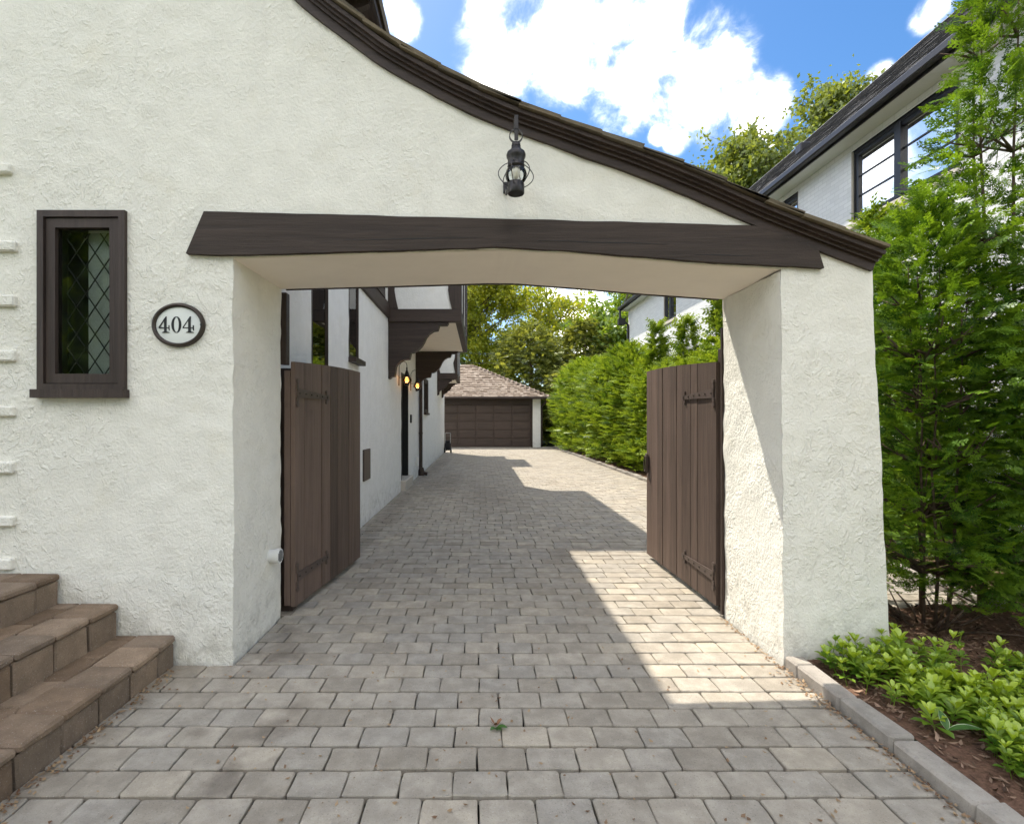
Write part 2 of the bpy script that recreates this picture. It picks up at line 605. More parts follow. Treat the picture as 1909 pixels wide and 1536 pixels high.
M['strap'] = m_plain('lantern_strap', (0.35, 0.35, 0.36), 0.35, 0.8, 0.5, 40, 0.2)
M['shake'] = m_stone('weathered_shake', [(0.10, 0.085, 0.062), (0.155, 0.125, 0.085), (0.19, 0.16, 0.11), (0.13, 0.115, 0.09)], 0.15)
M['garage_shake'] = m_stone('cedar_shake', [(0.150, 0.112, 0.086), (0.245, 0.195, 0.155), (0.33, 0.275, 0.228), (0.19, 0.145, 0.110)], 0.15)
M['paver'] = m_stone('paver', [(0.315, 0.280, 0.230), (0.392, 0.353, 0.294), (0.350, 0.322, 0.278), (0.440, 0.390, 0.315)], 0.36, True)
M['step'] = m_stone('step_block', [(0.150, 0.105, 0.072), (0.25, 0.180, 0.125), (0.205, 0.160, 0.122), (0.33, 0.245, 0.175)], 0.45)
M['kerb'] = m_stone('kerb_stone', [(0.30, 0.275, 0.245), (0.34, 0.315, 0.28), (0.37, 0.34, 0.30), (0.33, 0.30, 0.27)], 0.25)
M['joint'] = m_plain('joint_sand', (0.022, 0.019, 0.015), 0.95, spec=0.1, nscale=60, namp=0.3, bumpd=0.004)
M['soil'] = m_plain('lawn_ground', (0.07, 0.085, 0.035), 0.95, spec=0.1, nscale=3, namp=0.25, bumpd=0.01)
M['mulch'] = m_plain('mulch', (0.15, 0.088, 0.060), 0.95, spec=0.1, nscale=45, namp=0.45, bumpd=0.02)
M['reflection'] = m_plain('pale_reflection', (0.85, 0.84, 0.80), 0.9, spec=0.1, nscale=6, namp=0.1)  # pale colour imitating a grey reflection in the glass
M['dark'] = m_plain('dark_interior', (0.022, 0.021, 0.020), 0.8, spec=0.2)
M['room'] = m_plain('room_plaster', (0.30, 0.29, 0.27), 0.8, spec=0.2, nscale=2)
M['pane'] = m_glass('window_pane', (0.86, 0.88, 0.87), 1.32)
M['pane_side'] = m_glass('side_window_pane', (0.75, 0.78, 0.77), 1.7, 0.008, 0.12)
M['pane_sky'] = m_glass('coated_pane', (0.55, 0.58, 0.60), 1.45, 0.008, -0.025)
M['clear'] = m_glass('lantern_glass', (0.93, 0.95, 0.95), 1.45)
M['lead'] = m_plain('lead_came', (0.05, 0.05, 0.05), 0.6, 0.2, 0.3)
M['white_pvc'] = m_plain('white_pvc', (0.72, 0.72, 0.70), 0.45, spec=0.4, nscale=10, namp=0.03)
M['enamel'] = m_plain('white_enamel', (0.74, 0.76, 0.72), 0.25, spec=0.5, nscale=4, namp=0.02)
M['black'] = m_plain('black_paint', (0.013, 0.013, 0.014), 0.45, spec=0.4)
M['black_trim'] = m_plain('black_metal_trim', (0.022, 0.020, 0.022), 0.40, spec=0.5, nscale=3)
M['bronze'] = m_plain('dark_bronze', (0.05, 0.038, 0.030), 0.4, 0.5, 0.5, 50, 0.25)
M['slate'] = m_stone('grey_shingle', [(0.060, 0.060, 0.064), (0.085, 0.084, 0.087), (0.105, 0.103, 0.104), (0.075, 0.074, 0.077)], 0.12)
M['brick'] = m_brick_white()
M['door'] = m_wood('garage_door_paint', (0.072, 0.051, 0.042), 'x', 0.5, 0.05, 0.05)
M['limestone'] = m_plain('limestone', (0.55, 0.50, 0.43), 0.8, spec=0.2, nscale=20, namp=0.08)
M['bark'] = m_plain('bark', (0.11, 0.080, 0.060), 0.95, spec=0.1, nscale=30, namp=0.35, bumpd=0.015)
M['bark_grey'] = m_plain('grey_bark', (0.13, 0.115, 0.095), 0.95, spec=0.1, nscale=12, namp=0.3, bumpd=0.02)
M['arbor'] = m_leaf('arborvitae_spray', (0.030, 0.085, 0.009), (0.195, 0.330, 0.028), 0.42, 0.03)
M['hedge'] = m_leaf('hedge_spray', (0.050, 0.115, 0.011), (0.285, 0.385, 0.046), 0.45, 0.02)
M['yew'] = m_leaf('yew_spray', (0.075, 0.105, 0.022), (0.285, 0.315, 0.085), 0.5, 0.02)
M['leaf_spring'] = m_leaf('spring_leaf', (0.16, 0.23, 0.020), (0.42, 0.43, 0.055), 0.55, 0.02)
M['leaf_green'] = m_leaf('green_leaf', (0.10, 0.18, 0.016), (0.26, 0.37, 0.040), 0.55, 0.05)
M['leaf_oak'] = m_leaf('oak_leaf', (0.10, 0.145, 0.026), (0.24, 0.29, 0.060), 0.5, 0.05)
M['pachy'] = m_leaf('ground_cover_leaf', (0.090, 0.200, 0.020), (0.420, 0.540, 0.045), 0.35, 0.05)
M['litter'] = m_leaf('fallen_petal', (0.16, 0.085, 0.05), (0.42, 0.30, 0.18), 0.15, 0.03)
M['chip'] = m_leaf('bark_chip', (0.045, 0.028, 0.020), (0.30, 0.20, 0.14), 0.0, 0.01)
M['sprig'] = m_plain('sprig_leaf', (0.045, 0.115, 0.018), 0.5, spec=0.4, nscale=40)
M['dry'] = m_plain('dry_leaf', (0.25, 0.13, 0.07), 0.8, spec=0.2, nscale=60, namp=0.3)
M['hosta_edge'] = m_plain('hosta_edge', (0.42, 0.48, 0.30), 0.5, spec=0.4)
M['bulb'] = m_emit('warm_bulb', (1.0, 0.40, 0.09), 1.6)
M['bulb_off'] = m_plain('frosted_bulb', (0.72, 0.66, 0.55), 0.3, spec=0.5)
M['amber'] = m_glass('amber_glass', (1.0, 0.80, 0.55), 1.45)
M['steel'] = m_plain('bare_steel', (0.45, 0.46, 0.47), 0.3, 0.9, 0.5)
M['wire'] = m_plain('cable_black', (0.03, 0.03, 0.03), 0.6)

rng = random.Random(404)
nrg = np.random.default_rng(404)

# ------------------------------------------------------------------ front wall geometry functions
YF, YB = 2.85, 3.53            # front and back of the arch wall
SF = F_PX / YF


def fx(px): return (px - VPX) / SF
def fz(py): return CAM_H + (VPY - py) / SF


RAKE_PX = [(-420, -720), (-300, -760), (-60, -780), (40, -740), (120, -600), (200, -470), (300, -318), (380, -208), (450, -118), (500, -56), (550.4, 0), (602, 44), (644.6, 76), (669, 94), (702, 118.5),
           (738.8, 141), (802.6, 176), (848, 199), (900, 223), (951.5, 244.6), (1006, 264), (1100, 298), (1179.5, 326), (1295, 372.6), (1406.5, 422), (1518, 466), (1590, 493), (1622, 505)]
RAKE = [(fx(a), fz(b)) for a, b in RAKE_PX]


def interp(x, pts):
    if x <= pts[0][0]: return pts[0][1]
    for (a, b), (c, d) in zip(pts, pts[1:]):
        if x <= c: return b + (d - b) * (x - a) / (c - a)
    return pts[-1][1]


def smooth_curve(pts, n):
    """Catmull-Rom through pts"""
    out = []
    for i in range(len(pts) - 1):
        p0, p1, p2, p3 = pts[max(i - 1, 0)], pts[i], pts[i + 1], pts[min(i + 2, len(pts) - 1)]
        for k in range(n):
            u = k / n
            out.append(tuple(0.5 * (2 * p1[j] + (p2[j] - p0[j]) * u + (2 * p0[j] - 5 * p1[j] + 4 * p2[j] - p3[j]) * u * u + (3 * p1[j] - p0[j] - 3 * p2[j] + p3[j]) * u ** 3) for j in (0, 1)))
    out.append(pts[-1])
    return out


def rake(x): return interp(x, RAKE)


SOF_F = [(fx(p), fz(q) - 0.005) for p, q in ((425, 479), (438, 479), (690, 471), (930, 464), (1075, 471), (1290, 490), (1420, 497), (1530, 503))]
SOF_B = [(-1.40, 2.255), (-1.373, 2.257), (-0.72, 2.275), (0.05, 2.298), (0.24, 2.297), (0.70, 2.262), (1.12, 2.226), (1.70, 2.186)]
JL, JR = -1.373, 1.690


def xr(z): return 2.283 - 0.105 * z / 2.18      # battered outer side of the pillar


def lumpy(p, amp=0.006):
    q = Vector(p)
    if abs(q.y - YF) < 1e-4:            # calm the relief where two wall patches meet so no seam shows
        d = min(abs(q.x - fx(78)), abs(q.x - fx(235)), abs(q.x - JL) if q.z > 2.25 else 9, abs(q.x - 1.672) if q.z > 2.2 else 9)
        amp *= min(1.0, max(0.0, (d - 0.006) / 0.09))
    a = noise.noise_vector(q * 3.1) * amp * 1.2 + noise.noise_vector(q * 11.0) * amp
    return q + a


def grid_patch(mb, fn, nu, nv, flip=False, amp=0.006):
    vs = [lumpy(fn(i / nu, j / nv), amp) if amp else Vector(fn(i / nu, j / nv)) for j in range(nv + 1) for i in range(nu + 1)]
    fs = []
    for j in range(nv):
        for i in range(nu):
            q = (j * (nu + 1) + i, j * (nu + 1) + i + 1, (j + 1) * (nu + 1) + i + 1, (j + 1) * (nu + 1) + i)
            fs.append(q[::-1] if flip else q)
    mb.add(vs, fs)


def column_patch(mb, x0, x1, lo, hi, y, step=0.028, flip=False):
    nu = max(2, int((x1 - x0) / step))
    zmid = max(0.1, hi((x0 + x1) / 2) - lo((x0 + x1) / 2))
    nv = max(2, int(zmid / step))

    def fn(u, v):
        x = x0 + (x1 - x0) * u
        return (x, y, lo(x) + (hi(x) - lo(x)) * v)
    grid_patch(mb, fn, nu, nv, flip)


house = thing('tudor_house', 'white stucco house with brown timber trim and swooping roof over an archway', 'house', (-2.0, 3.2, 0))


def build_front_wall():
    mb = MB()
    top = lambda x: rake(x) + 0.03
    W0, W1, WZ0, WZ1 = fx(78), fx(235), fz(728), fz(398)
    column_patch(mb, -3.9, W0, lambda x: -0.1, top, YF, 0.03)
    column_patch(mb, W0, W1, lambda x: -0.1, lambda x: WZ0, YF)
    column_patch(mb, W0, W1, lambda x: WZ1, top, YF)
    column_patch(mb, W1, JL, lambda x: -0.1, top, YF)
    column_patch(mb, JL, 1.672, lambda x: interp(x, SOF_F), top, YF)

    def pil(u, v):
        z0 = -0.1
        xi = JR - 0.018 * max(0, v)
        x = xi + (2.24 - xi) * u
        z = z0 + (rake(x) + 0.03 - z0) * v
        x = xi + (xr(z) - xi) * u
        return (x, YF, z)
    grid_patch(mb, pil, 22, 80)
    grid_patch(mb, lambda u, v: (xr(v * 2.19), YF + (YB - YF) * u, -0.1 + v * 2.29), 20, 70)
    grid_patch(mb, lambda u, v: (JL, YF + (YB - YF) * u, -0.1 + v * 2.36), 24, 84)
    grid_patch(mb, lambda u, v: (JR - 0.018 * v, YF + (YB - YF) * u, -0.1 + v * 2.287), 24, 84, flip=True)
    # back of the wall
    column_patch(mb, -1.55, JL, lambda x: -0.1, top, YB, 0.06, True)
    column_patch(mb, JL, 1.672, lambda x: interp(x, SOF_B), top, YB, 0.06, True)

    def pilb(u, v):
        x = JR + (2.24 - JR) * u
        z = -0.1 + (rake(x) + 0.13) * v
        return (JR - 0.018 * v + (xr(z) - JR) * u, YB, z)
    grid_patch(mb, pilb, 10, 40, True)
    part('front_wall', mb, M['stucco'], house, 'all')
    # smooth pale tan soffit of the arch
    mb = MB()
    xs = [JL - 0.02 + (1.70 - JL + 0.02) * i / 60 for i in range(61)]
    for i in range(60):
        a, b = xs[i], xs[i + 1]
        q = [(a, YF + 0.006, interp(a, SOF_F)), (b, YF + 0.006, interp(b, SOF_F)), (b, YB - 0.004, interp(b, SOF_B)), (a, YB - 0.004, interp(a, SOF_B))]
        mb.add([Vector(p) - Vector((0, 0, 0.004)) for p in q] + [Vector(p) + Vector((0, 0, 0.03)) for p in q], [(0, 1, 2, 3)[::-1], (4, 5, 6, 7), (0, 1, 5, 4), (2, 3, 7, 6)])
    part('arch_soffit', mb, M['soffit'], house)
    # dark drip edge at the rear of the arch
    mb = MB()
    mb.ribbon([((x, interp(x, SOF_B) - 0.008), (x, interp(x, SOF_B) + 0.05)) for x in xs[1:-1]], 'y', YB + 0.006, YB + 0.022)
    part('arch_edge_trim', mb, M['trim_x'], house)


build_front_wall()


def build_beam():
    top = [(385, 398), (600, 403.5), (900, 411), (1150, 417.5), (1400, 424), (1440, 438), (1480, 454), (1520, 470)]
    bot = [(352, 476), (438, 479), (690, 471), (930, 464), (1075, 471), (1290, 490), (1420, 497), (1530, 503)]
    n = 60
    pts = []
    for i in range(n + 1):
        u = i / n
        pts.append((u, interp(352 + (1530 - 352) * u, bot), interp(385 + (1520 - 385) * u, top)))
    pairs = []
    for u, yb, yt in pts:
        j = noise.noise(Vector((u * 22, 3.3, 0))) * 1.6
        j2 = noise.noise(Vector((u * 17, 9.1, 0))) * 1.2
        pairs.append(((fx(352 + 1178 * u), fz(yb + j)), (fx(385 + 1135 * u), fz(yt + j2))))
    mb = MB().ribbon(pairs, 'y', YF - 0.030, YF + 0.05)
    o = part('lintel_beam', mb, M['beam'], house)
    # long drying checks in the beam face
    for (x0, y0, x1, y1) in [(640, 452, 900, 446), (1000, 452, 1240, 459), (1290, 478, 1400, 481)]:
        k = MB()
        a, b = (fx(x0), fz(y0)), (fx(x1), fz(y1))
        prs = []
        for i in range(13):
            u = i / 12
            x = a[0] + (b[0] - a[0]) * u
            z = a[1] + (b[1] - a[1]) * u + noise.noise(Vector((x * 6, 1.7, y0))) * 0.004
            w = 0.0013 * math.sin(math.pi * min(1, max(0.02, u))) + 0.0004
            prs.append(((x, z - w), (x, z + w)))
        k.ribbon(prs, 'y', YF - 0.0315, YF - 0.029)
        part('check_crack', k, M['black'], o)


build_beam()


def build_roof():
    crv = smooth_curve(RAKE, 6)
    crv = [p for p in crv if p[0] > -3.9]
    # normals
    nrm = []
    for i, p in enumerate(crv):
        a, b = crv[max(i - 1, 0)], crv[min(i + 1, len(crv) - 1)]
        t = Vector((b[0] - a[0], b[1] - a[1])).normalized()
        nrm.append(Vector((-t[1], t[0])))

    def off(d): return [(p[0] + n[0] * d, p[1] + n[1] * d) for p, n in zip(crv, nrm)]
    rk = thing_part('rake_trim', house, (0, YF, 3))
    for (d0, d1, proud) in [(-0.006, 0.044, 0.022), (0.040, 0.061, 0.038), (0.057, 0.076, 0.056), (0.072, 0.093, 0.076)]:
        mb = MB().ribbon(list(zip(off(d0), off(d1))), 'y', YF - proud, YF + 0.02 + d1 * 0.01)
        part('rake_board', mb, M['trim_x'], rk, True)
    deck = MB().ribbon(list(zip(off(0.012), off(0.089))), 'y', YF + 0.024, YB + 0.07)
    rf = part('roof', deck, M['trim_x'], house)
    # shakes: courses down the slope, each a separate wedge
    steps_px = [(-60, 0), (690, 55)]
    butts = [743.5, 816, 891, 966.7, 1042.6, 1121.6, 1197, 1273, 1351, 1429, 1498, 1573.5, 1658]
    bx = [fx(p) * (YF - 0.095) / YF for p in butts]
    pre = []
    x = bx[0]
    while x > -1.9:
        x -= 0.20 if x > -0.9 else 0.13
        pre.append(x)
    bx = pre[::-1] + bx
    line = off(0.092)

    def on(xq):
        return interp(xq, line)
    for k in range(1, len(bx)):
        xb, xt = bx[k], bx[max(k - 2, 0)] if k > 1 else bx[0] - 0.15
        pb = Vector((xb, on(xb))); pt = Vector((xt, on(xt)))
        t = (pb - pt).normalized(); n = Vector((-t[1], t[0]))
        if n[1] < 0: n = -n
        y = YF - 0.100
        while y < YB + 0.09:
            w = rng.uniform(0.11, 0.19)
            y2 = min(y + w, YB + 0.11)
            e = rng.uniform(-0.006, 0.006)
            th = rng.uniform(0.015, 0.021)
            pb2 = pb + t * e
            poly = [tuple(pt + n * 0.004), tuple(pb2 + n * 0.012), tuple(pb2 + n * (0.012 + th)), tuple(pt + n * 0.012)]
            part('shingle', MB().prism(poly, 'y', y + 0.002, y2 - 0.002), M['shake'], rf)
            y = y2


def thing_part(name, parent, loc):
    o = bpy.data.objects.new(name, None)
    o.empty_display_size = 0.1
    COL.objects.link(o)
    WORLD_LOC[o.name] = Vector(loc)
    o.parent = parent
    o.location = Vector(loc) - WORLD_LOC[parent.name]
    return o


build_roof()


def window_unit(parent, name, corners, depth_dir, frame_w, sash_w, mats, bars=(0, 0), sill=None, diamonds=False, proud=0.03, pane_mat=None, room=0.35, recess=0.05):
    """corners: origin o (lower-left), unit u along width, width, height; depth_dir points INTO the wall."""
    o, u, w, h = corners
    o, u, d = Vector(o), Vector(u), Vector(depth_dir)
    up = Vector((0, 0, 1))

    def bxx(a0, a1, z0, z1, d0, d1):
        mb = MB()
        pts = [o + u * a + up * z + d * q for q in (d0, d1) for z in (z0, z1) for a in (a0, a1)]
        mb.add(pts, [(0, 1, 3, 2), (5, 4, 6, 7), (0, 4, 5, 1), (2, 3, 7, 6), (0, 2, 6, 4), (1, 5, 7, 3)])
        return mb
    c = o + u * (w / 2)
    root = thing_part(name, parent, c)
    fw, sw = frame_w, sash_w

    def four(nm, a0, a1, z0, z1, t, d0, d1, mat):
        part(nm, bxx(a0, a1, z1 - t, z1, d0, d1), mat, root)
        part(nm, bxx(a0, a1, z0, z0 + t, d0, d1), mat, root)
        part(nm, bxx(a0, a0 + t, z0 + t, z1 - t, d0, d1), mat, root)
        part(nm, bxx(a1 - t, a1, z0 + t, z1 - t, d0, d1), mat, root)
    four('frame', 0, w, 0, h, fw, -proud, recess + 0.05, mats[0])
    g = 0.004
    four('sash', fw + g, w - fw - g, fw + g, h - fw - g, sw, -proud + 0.012, recess + 0.012, mats[0])
    a0, a1, z0, z1 = fw + sw + g, w - fw - sw - g, fw + sw + g, h - fw - sw - g
    part('pane', bxx(a0, a1, z0, z1, recess - 0.014, recess - 0.010), pane_mat or M['pane'], root)
    nx, nz = bars
    for i in range(nx):
        a = a0 + (a1 - a0) * (i + 1) / (nx + 1)
        part('glazing_bar', bxx(a - 0.011, a + 0.011, z0, z1, recess - 0.03, recess - 0.0145), mats[0], root)
    for i in range(nz):
        z = z0 + (z1 - z0) * (i + 1) / (nz + 1)
        part('glazing_bar', bxx(a0, a1, z - 0.011, z + 0.011, recess - 0.0295, recess - 0.0142), mats[0], root)
    if diamonds:
        came = MB()
        pw, ph = diamonds
        n = int((a1 - a0) / pw + (z1 - z0) / ph) + 2
        for sgn in (1, -1):
            for i in range(-n, n + 1):
                pts = []
                for k in range(0, 41):
                    a = a0 + (a1 - a0) * k / 40
                    z = (z0 + i * ph) + sgn * (a - a0) * ph / pw
                    if z0 <= z <= z1:
                        pts.append(o + u * a + up * z + d * (recess + 0.05))
                if len(pts) > 1:
                    came.tube([pts[0], pts[-1]], 0.0035, 5)
        part('lead_came', came, M['lead'], root)
        part('inner_pane', bxx(a0, a1, z0, z1, recess + 0.052, recess + 0.055), M['pane'], root)
    # dim room behind the glass
    mb = MB()
    q = [o + u * a + up * z + d * k for k in (recess + 0.06, recess + room) for z in (0.0, h) for a in (0.0, w)]
    mb.add(q, [(4, 5, 7, 6), (0, 1, 5, 4), (2, 6, 7, 3), (0, 4, 6, 2), (1, 3, 7, 5)])
    part('room_reveal', mb, mats[1], root)
    if sill:
        sp, st = sill
        part('sill', bxx(-0.012, w + 0.012, -st, 0.004, -sp, 0.04), mats[0], root)
    return root


# front casement with leaded diamonds
wx0, wx1 = fx(75), fx(237.5)
window_unit(house, 'window', ((wx0, YF, fz(728)), (1, 0, 0), wx1 - wx0, fz(395) - fz(728)), (0, 1, 0), 0.036, 0.052, (M['trim_z'], M['room']), sill=(0.055, 0.042), diamonds=(0.105, 0.155), proud=0.024, room=0.5, recess=0.024)

part('reflection_sheet', MB().box((fx(140), YF + 0.098, fz(712)), (fx(222), YF + 0.102, fz(415))), M['reflection'], [o for o in house.children if o.name == 'window'][0])  # pale sheet behind the panes, stands in for a grey reflection

# quoin bands of the door surround at the left
for (y0, y1, xe) in [(308, 326, 26), (451, 471, 36), (552, 573, 33), (654, 674, 31), (757, 777, 29), (860, 882, 30), (961, 981, 29), (1040, 1062, 27)]:
    mb = MB().box((-3.2, YF - 0.028, fz(y1)), (fx(xe), YF + 0.03, fz(y0)), 0.008)
    mb.map(lambda p: lumpy(p, 0.005))
    part('quoin', mb, M['stucco'], house)

# ------------------------------------------------------------------ side wing of the house
XW = -1.52
HY0, HY1, HZ = 3.56, 21.8, 5.6


def build_side_wall():
    holes = [(4.62, 5.12, 1.55, 3.3), (5.93, 6.40, 2.08, 3.3), (9.87, 10.83, 0.2, 2.28), (13.8, 14.75, 1.56, 2.5), (7.25, 7.95, 3.30, 4.4)]
    ys = sorted({HY0, HY1} | {h[0] for h in holes} | {h[1] for h in holes} | set(np.arange(4.0, 21.5, 1.0).tolist()))
    zs = sorted({-0.1, HZ} | {h[2] for h in holes} | {h[3] for h in holes})
    mb = MB()
    for y0, y1 in zip(ys, ys[1:]):
        for z0, z1 in zip(zs, zs[1:]):
            cy, cz = (y0 + y1) / 2, (z0 + z1) / 2
            if any(h[0] < cy < h[1] and h[2] < cz < h[3] for h in holes):
                continue
            nu, nv = max(1, int((y1 - y0) / 0.12)), max(1, int((z1 - z0) / 0.12))
            grid_patch(mb, lambda u, v: (XW, y0 + (y1 - y0) * u, z0 + (z1 - z0) * v), nu, nv, amp=0.004)
    # far end and back of the wing
    mb.add([(XW, HY1, -0.1), (-7, HY1, -0.1), (-7, HY1, HZ), (XW, HY1, HZ)], [(0, 1, 2, 3)])
    mb.add([(-7, HY0, -0.1), (-7, HY1, -0.1), (-7, HY1, HZ), (-7, HY0, HZ)], [(0, 1, 2, 3)])
    part('side_wall', mb, M['stucco_side'], house, 'all')
    dk = M['dark']
    window_unit(house, 'window', ((XW, 4.62, 1.55), (0, 1, 0), 0.50, 1.75), (-1, 0, 0), 0.022, 0.022, (M['trim_z'], dk), proud=0.004, pane_mat=M['pane_side'], recess=0.026)
    window_unit(house, 'window', ((XW, 5.93, 2.08), (0, 1, 0), 0.47, 1.22), (-1, 0, 0), 0.022, 0.022, (M['trim_z'], dk), sill=(0.09, 0.05), proud=0.004, pane_mat=M['pane_side'], recess=0.026)
    window_unit(house, 'window', ((XW, 7.25, 3.30), (0, 1, 0), 0.70, 1.1), (-1, 0, 0), 0.06, 0.05, (M['trim_z'], dk), (1, 0), sill=(0.05, 0.05), proud=0.05, pane_mat=M['pane_side'])
    window_unit(house, 'window', ((XW, 13.8, 1.56), (0, 1, 0), 0.95, 0.94), (-1, 0, 0), 0.05, 0.05, (M['trim_z'], dk), (0, 0), sill=(0.07, 0.05), diamonds=(0.16, 0.2), proud=0.03, pane_mat=M['pane_side'])
    # timber band under the upper storey
    part('timber_band', MB().box((XW - 0.02, HY0, 3.03), (XW + 0.035, 8.43, 3.27), 0.006), M['trim_y'], house)
    # main eave above the drive
    part('eave_soffit', MB().box((-1.60, 3.66, 5.54), (-1.09, HY1 + .3, 5.57)), M['trim_y'], house)
    part('eave_fascia', MB().box((-1.085, 3.66, 5.50), (-1.05, HY1 + .3, 5.70), 0.006), M['trim_y'], house)
    for y in np.arange(3.8, 8.3, 0.42):
        part('rafter_tail', MB().prism([(-1.52, 5.535), (-1.10, 5.535), (-1.10, 5.46), (-1.20, 5.42), (-1.52, 5.40)], 'y', y, y + 0.06), M['trim_y'], house)
    # roof of the wing: gable with shake courses (one slope each side)
    rf = MB().prism([(-1.02, 5.58), (-1.02, 5.72), (-4.3, 8.35), (-7.6, 5.72), (-7.6, 5.58), (-4.3, 8.2)], 'y', 3.66, HY1 + 0.35)
    part('wing_roof', rf, M['shake'], house)
    # side door with stone step, pull and jamb
    d = part('door', MB().box((XW - 0.16, 9.93, 0.2), (XW - 0.11, 10.77, 2.22)), M['black'], house)
    part('handle', MB().tube([(XW - 0.11, 10.03, 1.15), (XW - 0.05, 10.03, 1.15), (XW - 0.05, 10.10, 1.15)], 0.012, 6), M['steel'], d)
    for (a, b) in ((9.87, 9.93), (10.77, 10.83)):
        part('door_jamb', MB().box((XW - 0.2, a, 0.2), (XW + 0.004, b, 2.28)), M['black'], d)
    part('door_head', MB().box((XW - 0.2, 9.93, 2.222), (XW + 0.003, 10.77, 2.28)), M['black'], d)
    part('door_step', MB().box((XW - 0.2, 9.82, -0.02), (XW + 0.10, 10.90, 0.196), 0.012), M['limestone'], house)
    # small things fixed to the wall
    part('access_panel', MB().box((XW - 0.01, 6.63, 0.56), (XW + 0.022, 7.01, 0.97), 0.004), M['iron'], house)
    part('intercom', MB().box((XW, 11.12, 1.30), (XW + 0.03, 11.22, 1.48), 0.006), M['black'], house)
    part('outlet_box', MB().box((XW, 12.05, 0.30), (XW + 0.06, 12.17, 0.50), 0.008), M['white_pvc'], house)
    ds = MB().tube([(XW + 0.06, 12.62, 2.9), (XW + 0.06, 12.62, 0.16), (XW + 0.13, 12.62, 0.06), (XW + 0.22, 12.62, 0.04)], 0.045, 10)
    ds.tube([(XW + 0.06, 12.62, 1.02), (XW + 0.06, 12.62, 1.06)], 0.052, 10)
    ds.lathe([(0.075, 0), (0.075, 0.12), (0.05, 0.20)], (XW + 0.075, 12.62, 0.0), 10)
    part('downspout', ds, M['trim_z'], house, True)
    # white drain pipe with slotted cap in the arch jamb
    mb = MB().tube([(JL - 0.02, 3.36, 0.463), (JL + 0.050, 3.36, 0.463)], 0.043, 20)
    mb.tube([(JL + 0.030, 3.36, 0.463), (JL + 0.064, 3.36, 0.463)], 0.048, 20)
    vp = part('vent_pipe', mb, M['white_pvc'], house, True)
    for i in range(-2, 3):
        hh = math.sqrt(0.038 ** 2 - (i * 0.015) ** 2)
        part('vent_slot', MB().box((JL + 0.063, 3.36 + i * 0.015 - 0.0035, 0.463 - hh), (JL + 0.0655, 3.36 + i * 0.015 + 0.0035, 0.463 + hh)), M['dark'], vp)
    # brown corner post beside the arch on which the gate hangs
    part('corner_post', MB().box((-1.392, 3.556, 1.74), (-1.345, 3.62, 2.24), 0.004), M['trim_z'], house)


build_side_wall()

# jettied bays with scroll brackets ---------------------------------------------------------------
BR = [(723, 600), (836.5, 600), (835, 605), (817.5, 605.5), (816.5, 614.5), (808, 616), (800, 621), (794, 629), (790, 638), (785, 646), (777, 653), (770, 656.5), (763.5, 657),
      (763, 668.5), (754, 669.5), (745, 673), (738.5, 680), (735, 688), (736.5, 701), (729, 702), (727, 704.5), (723, 706)]


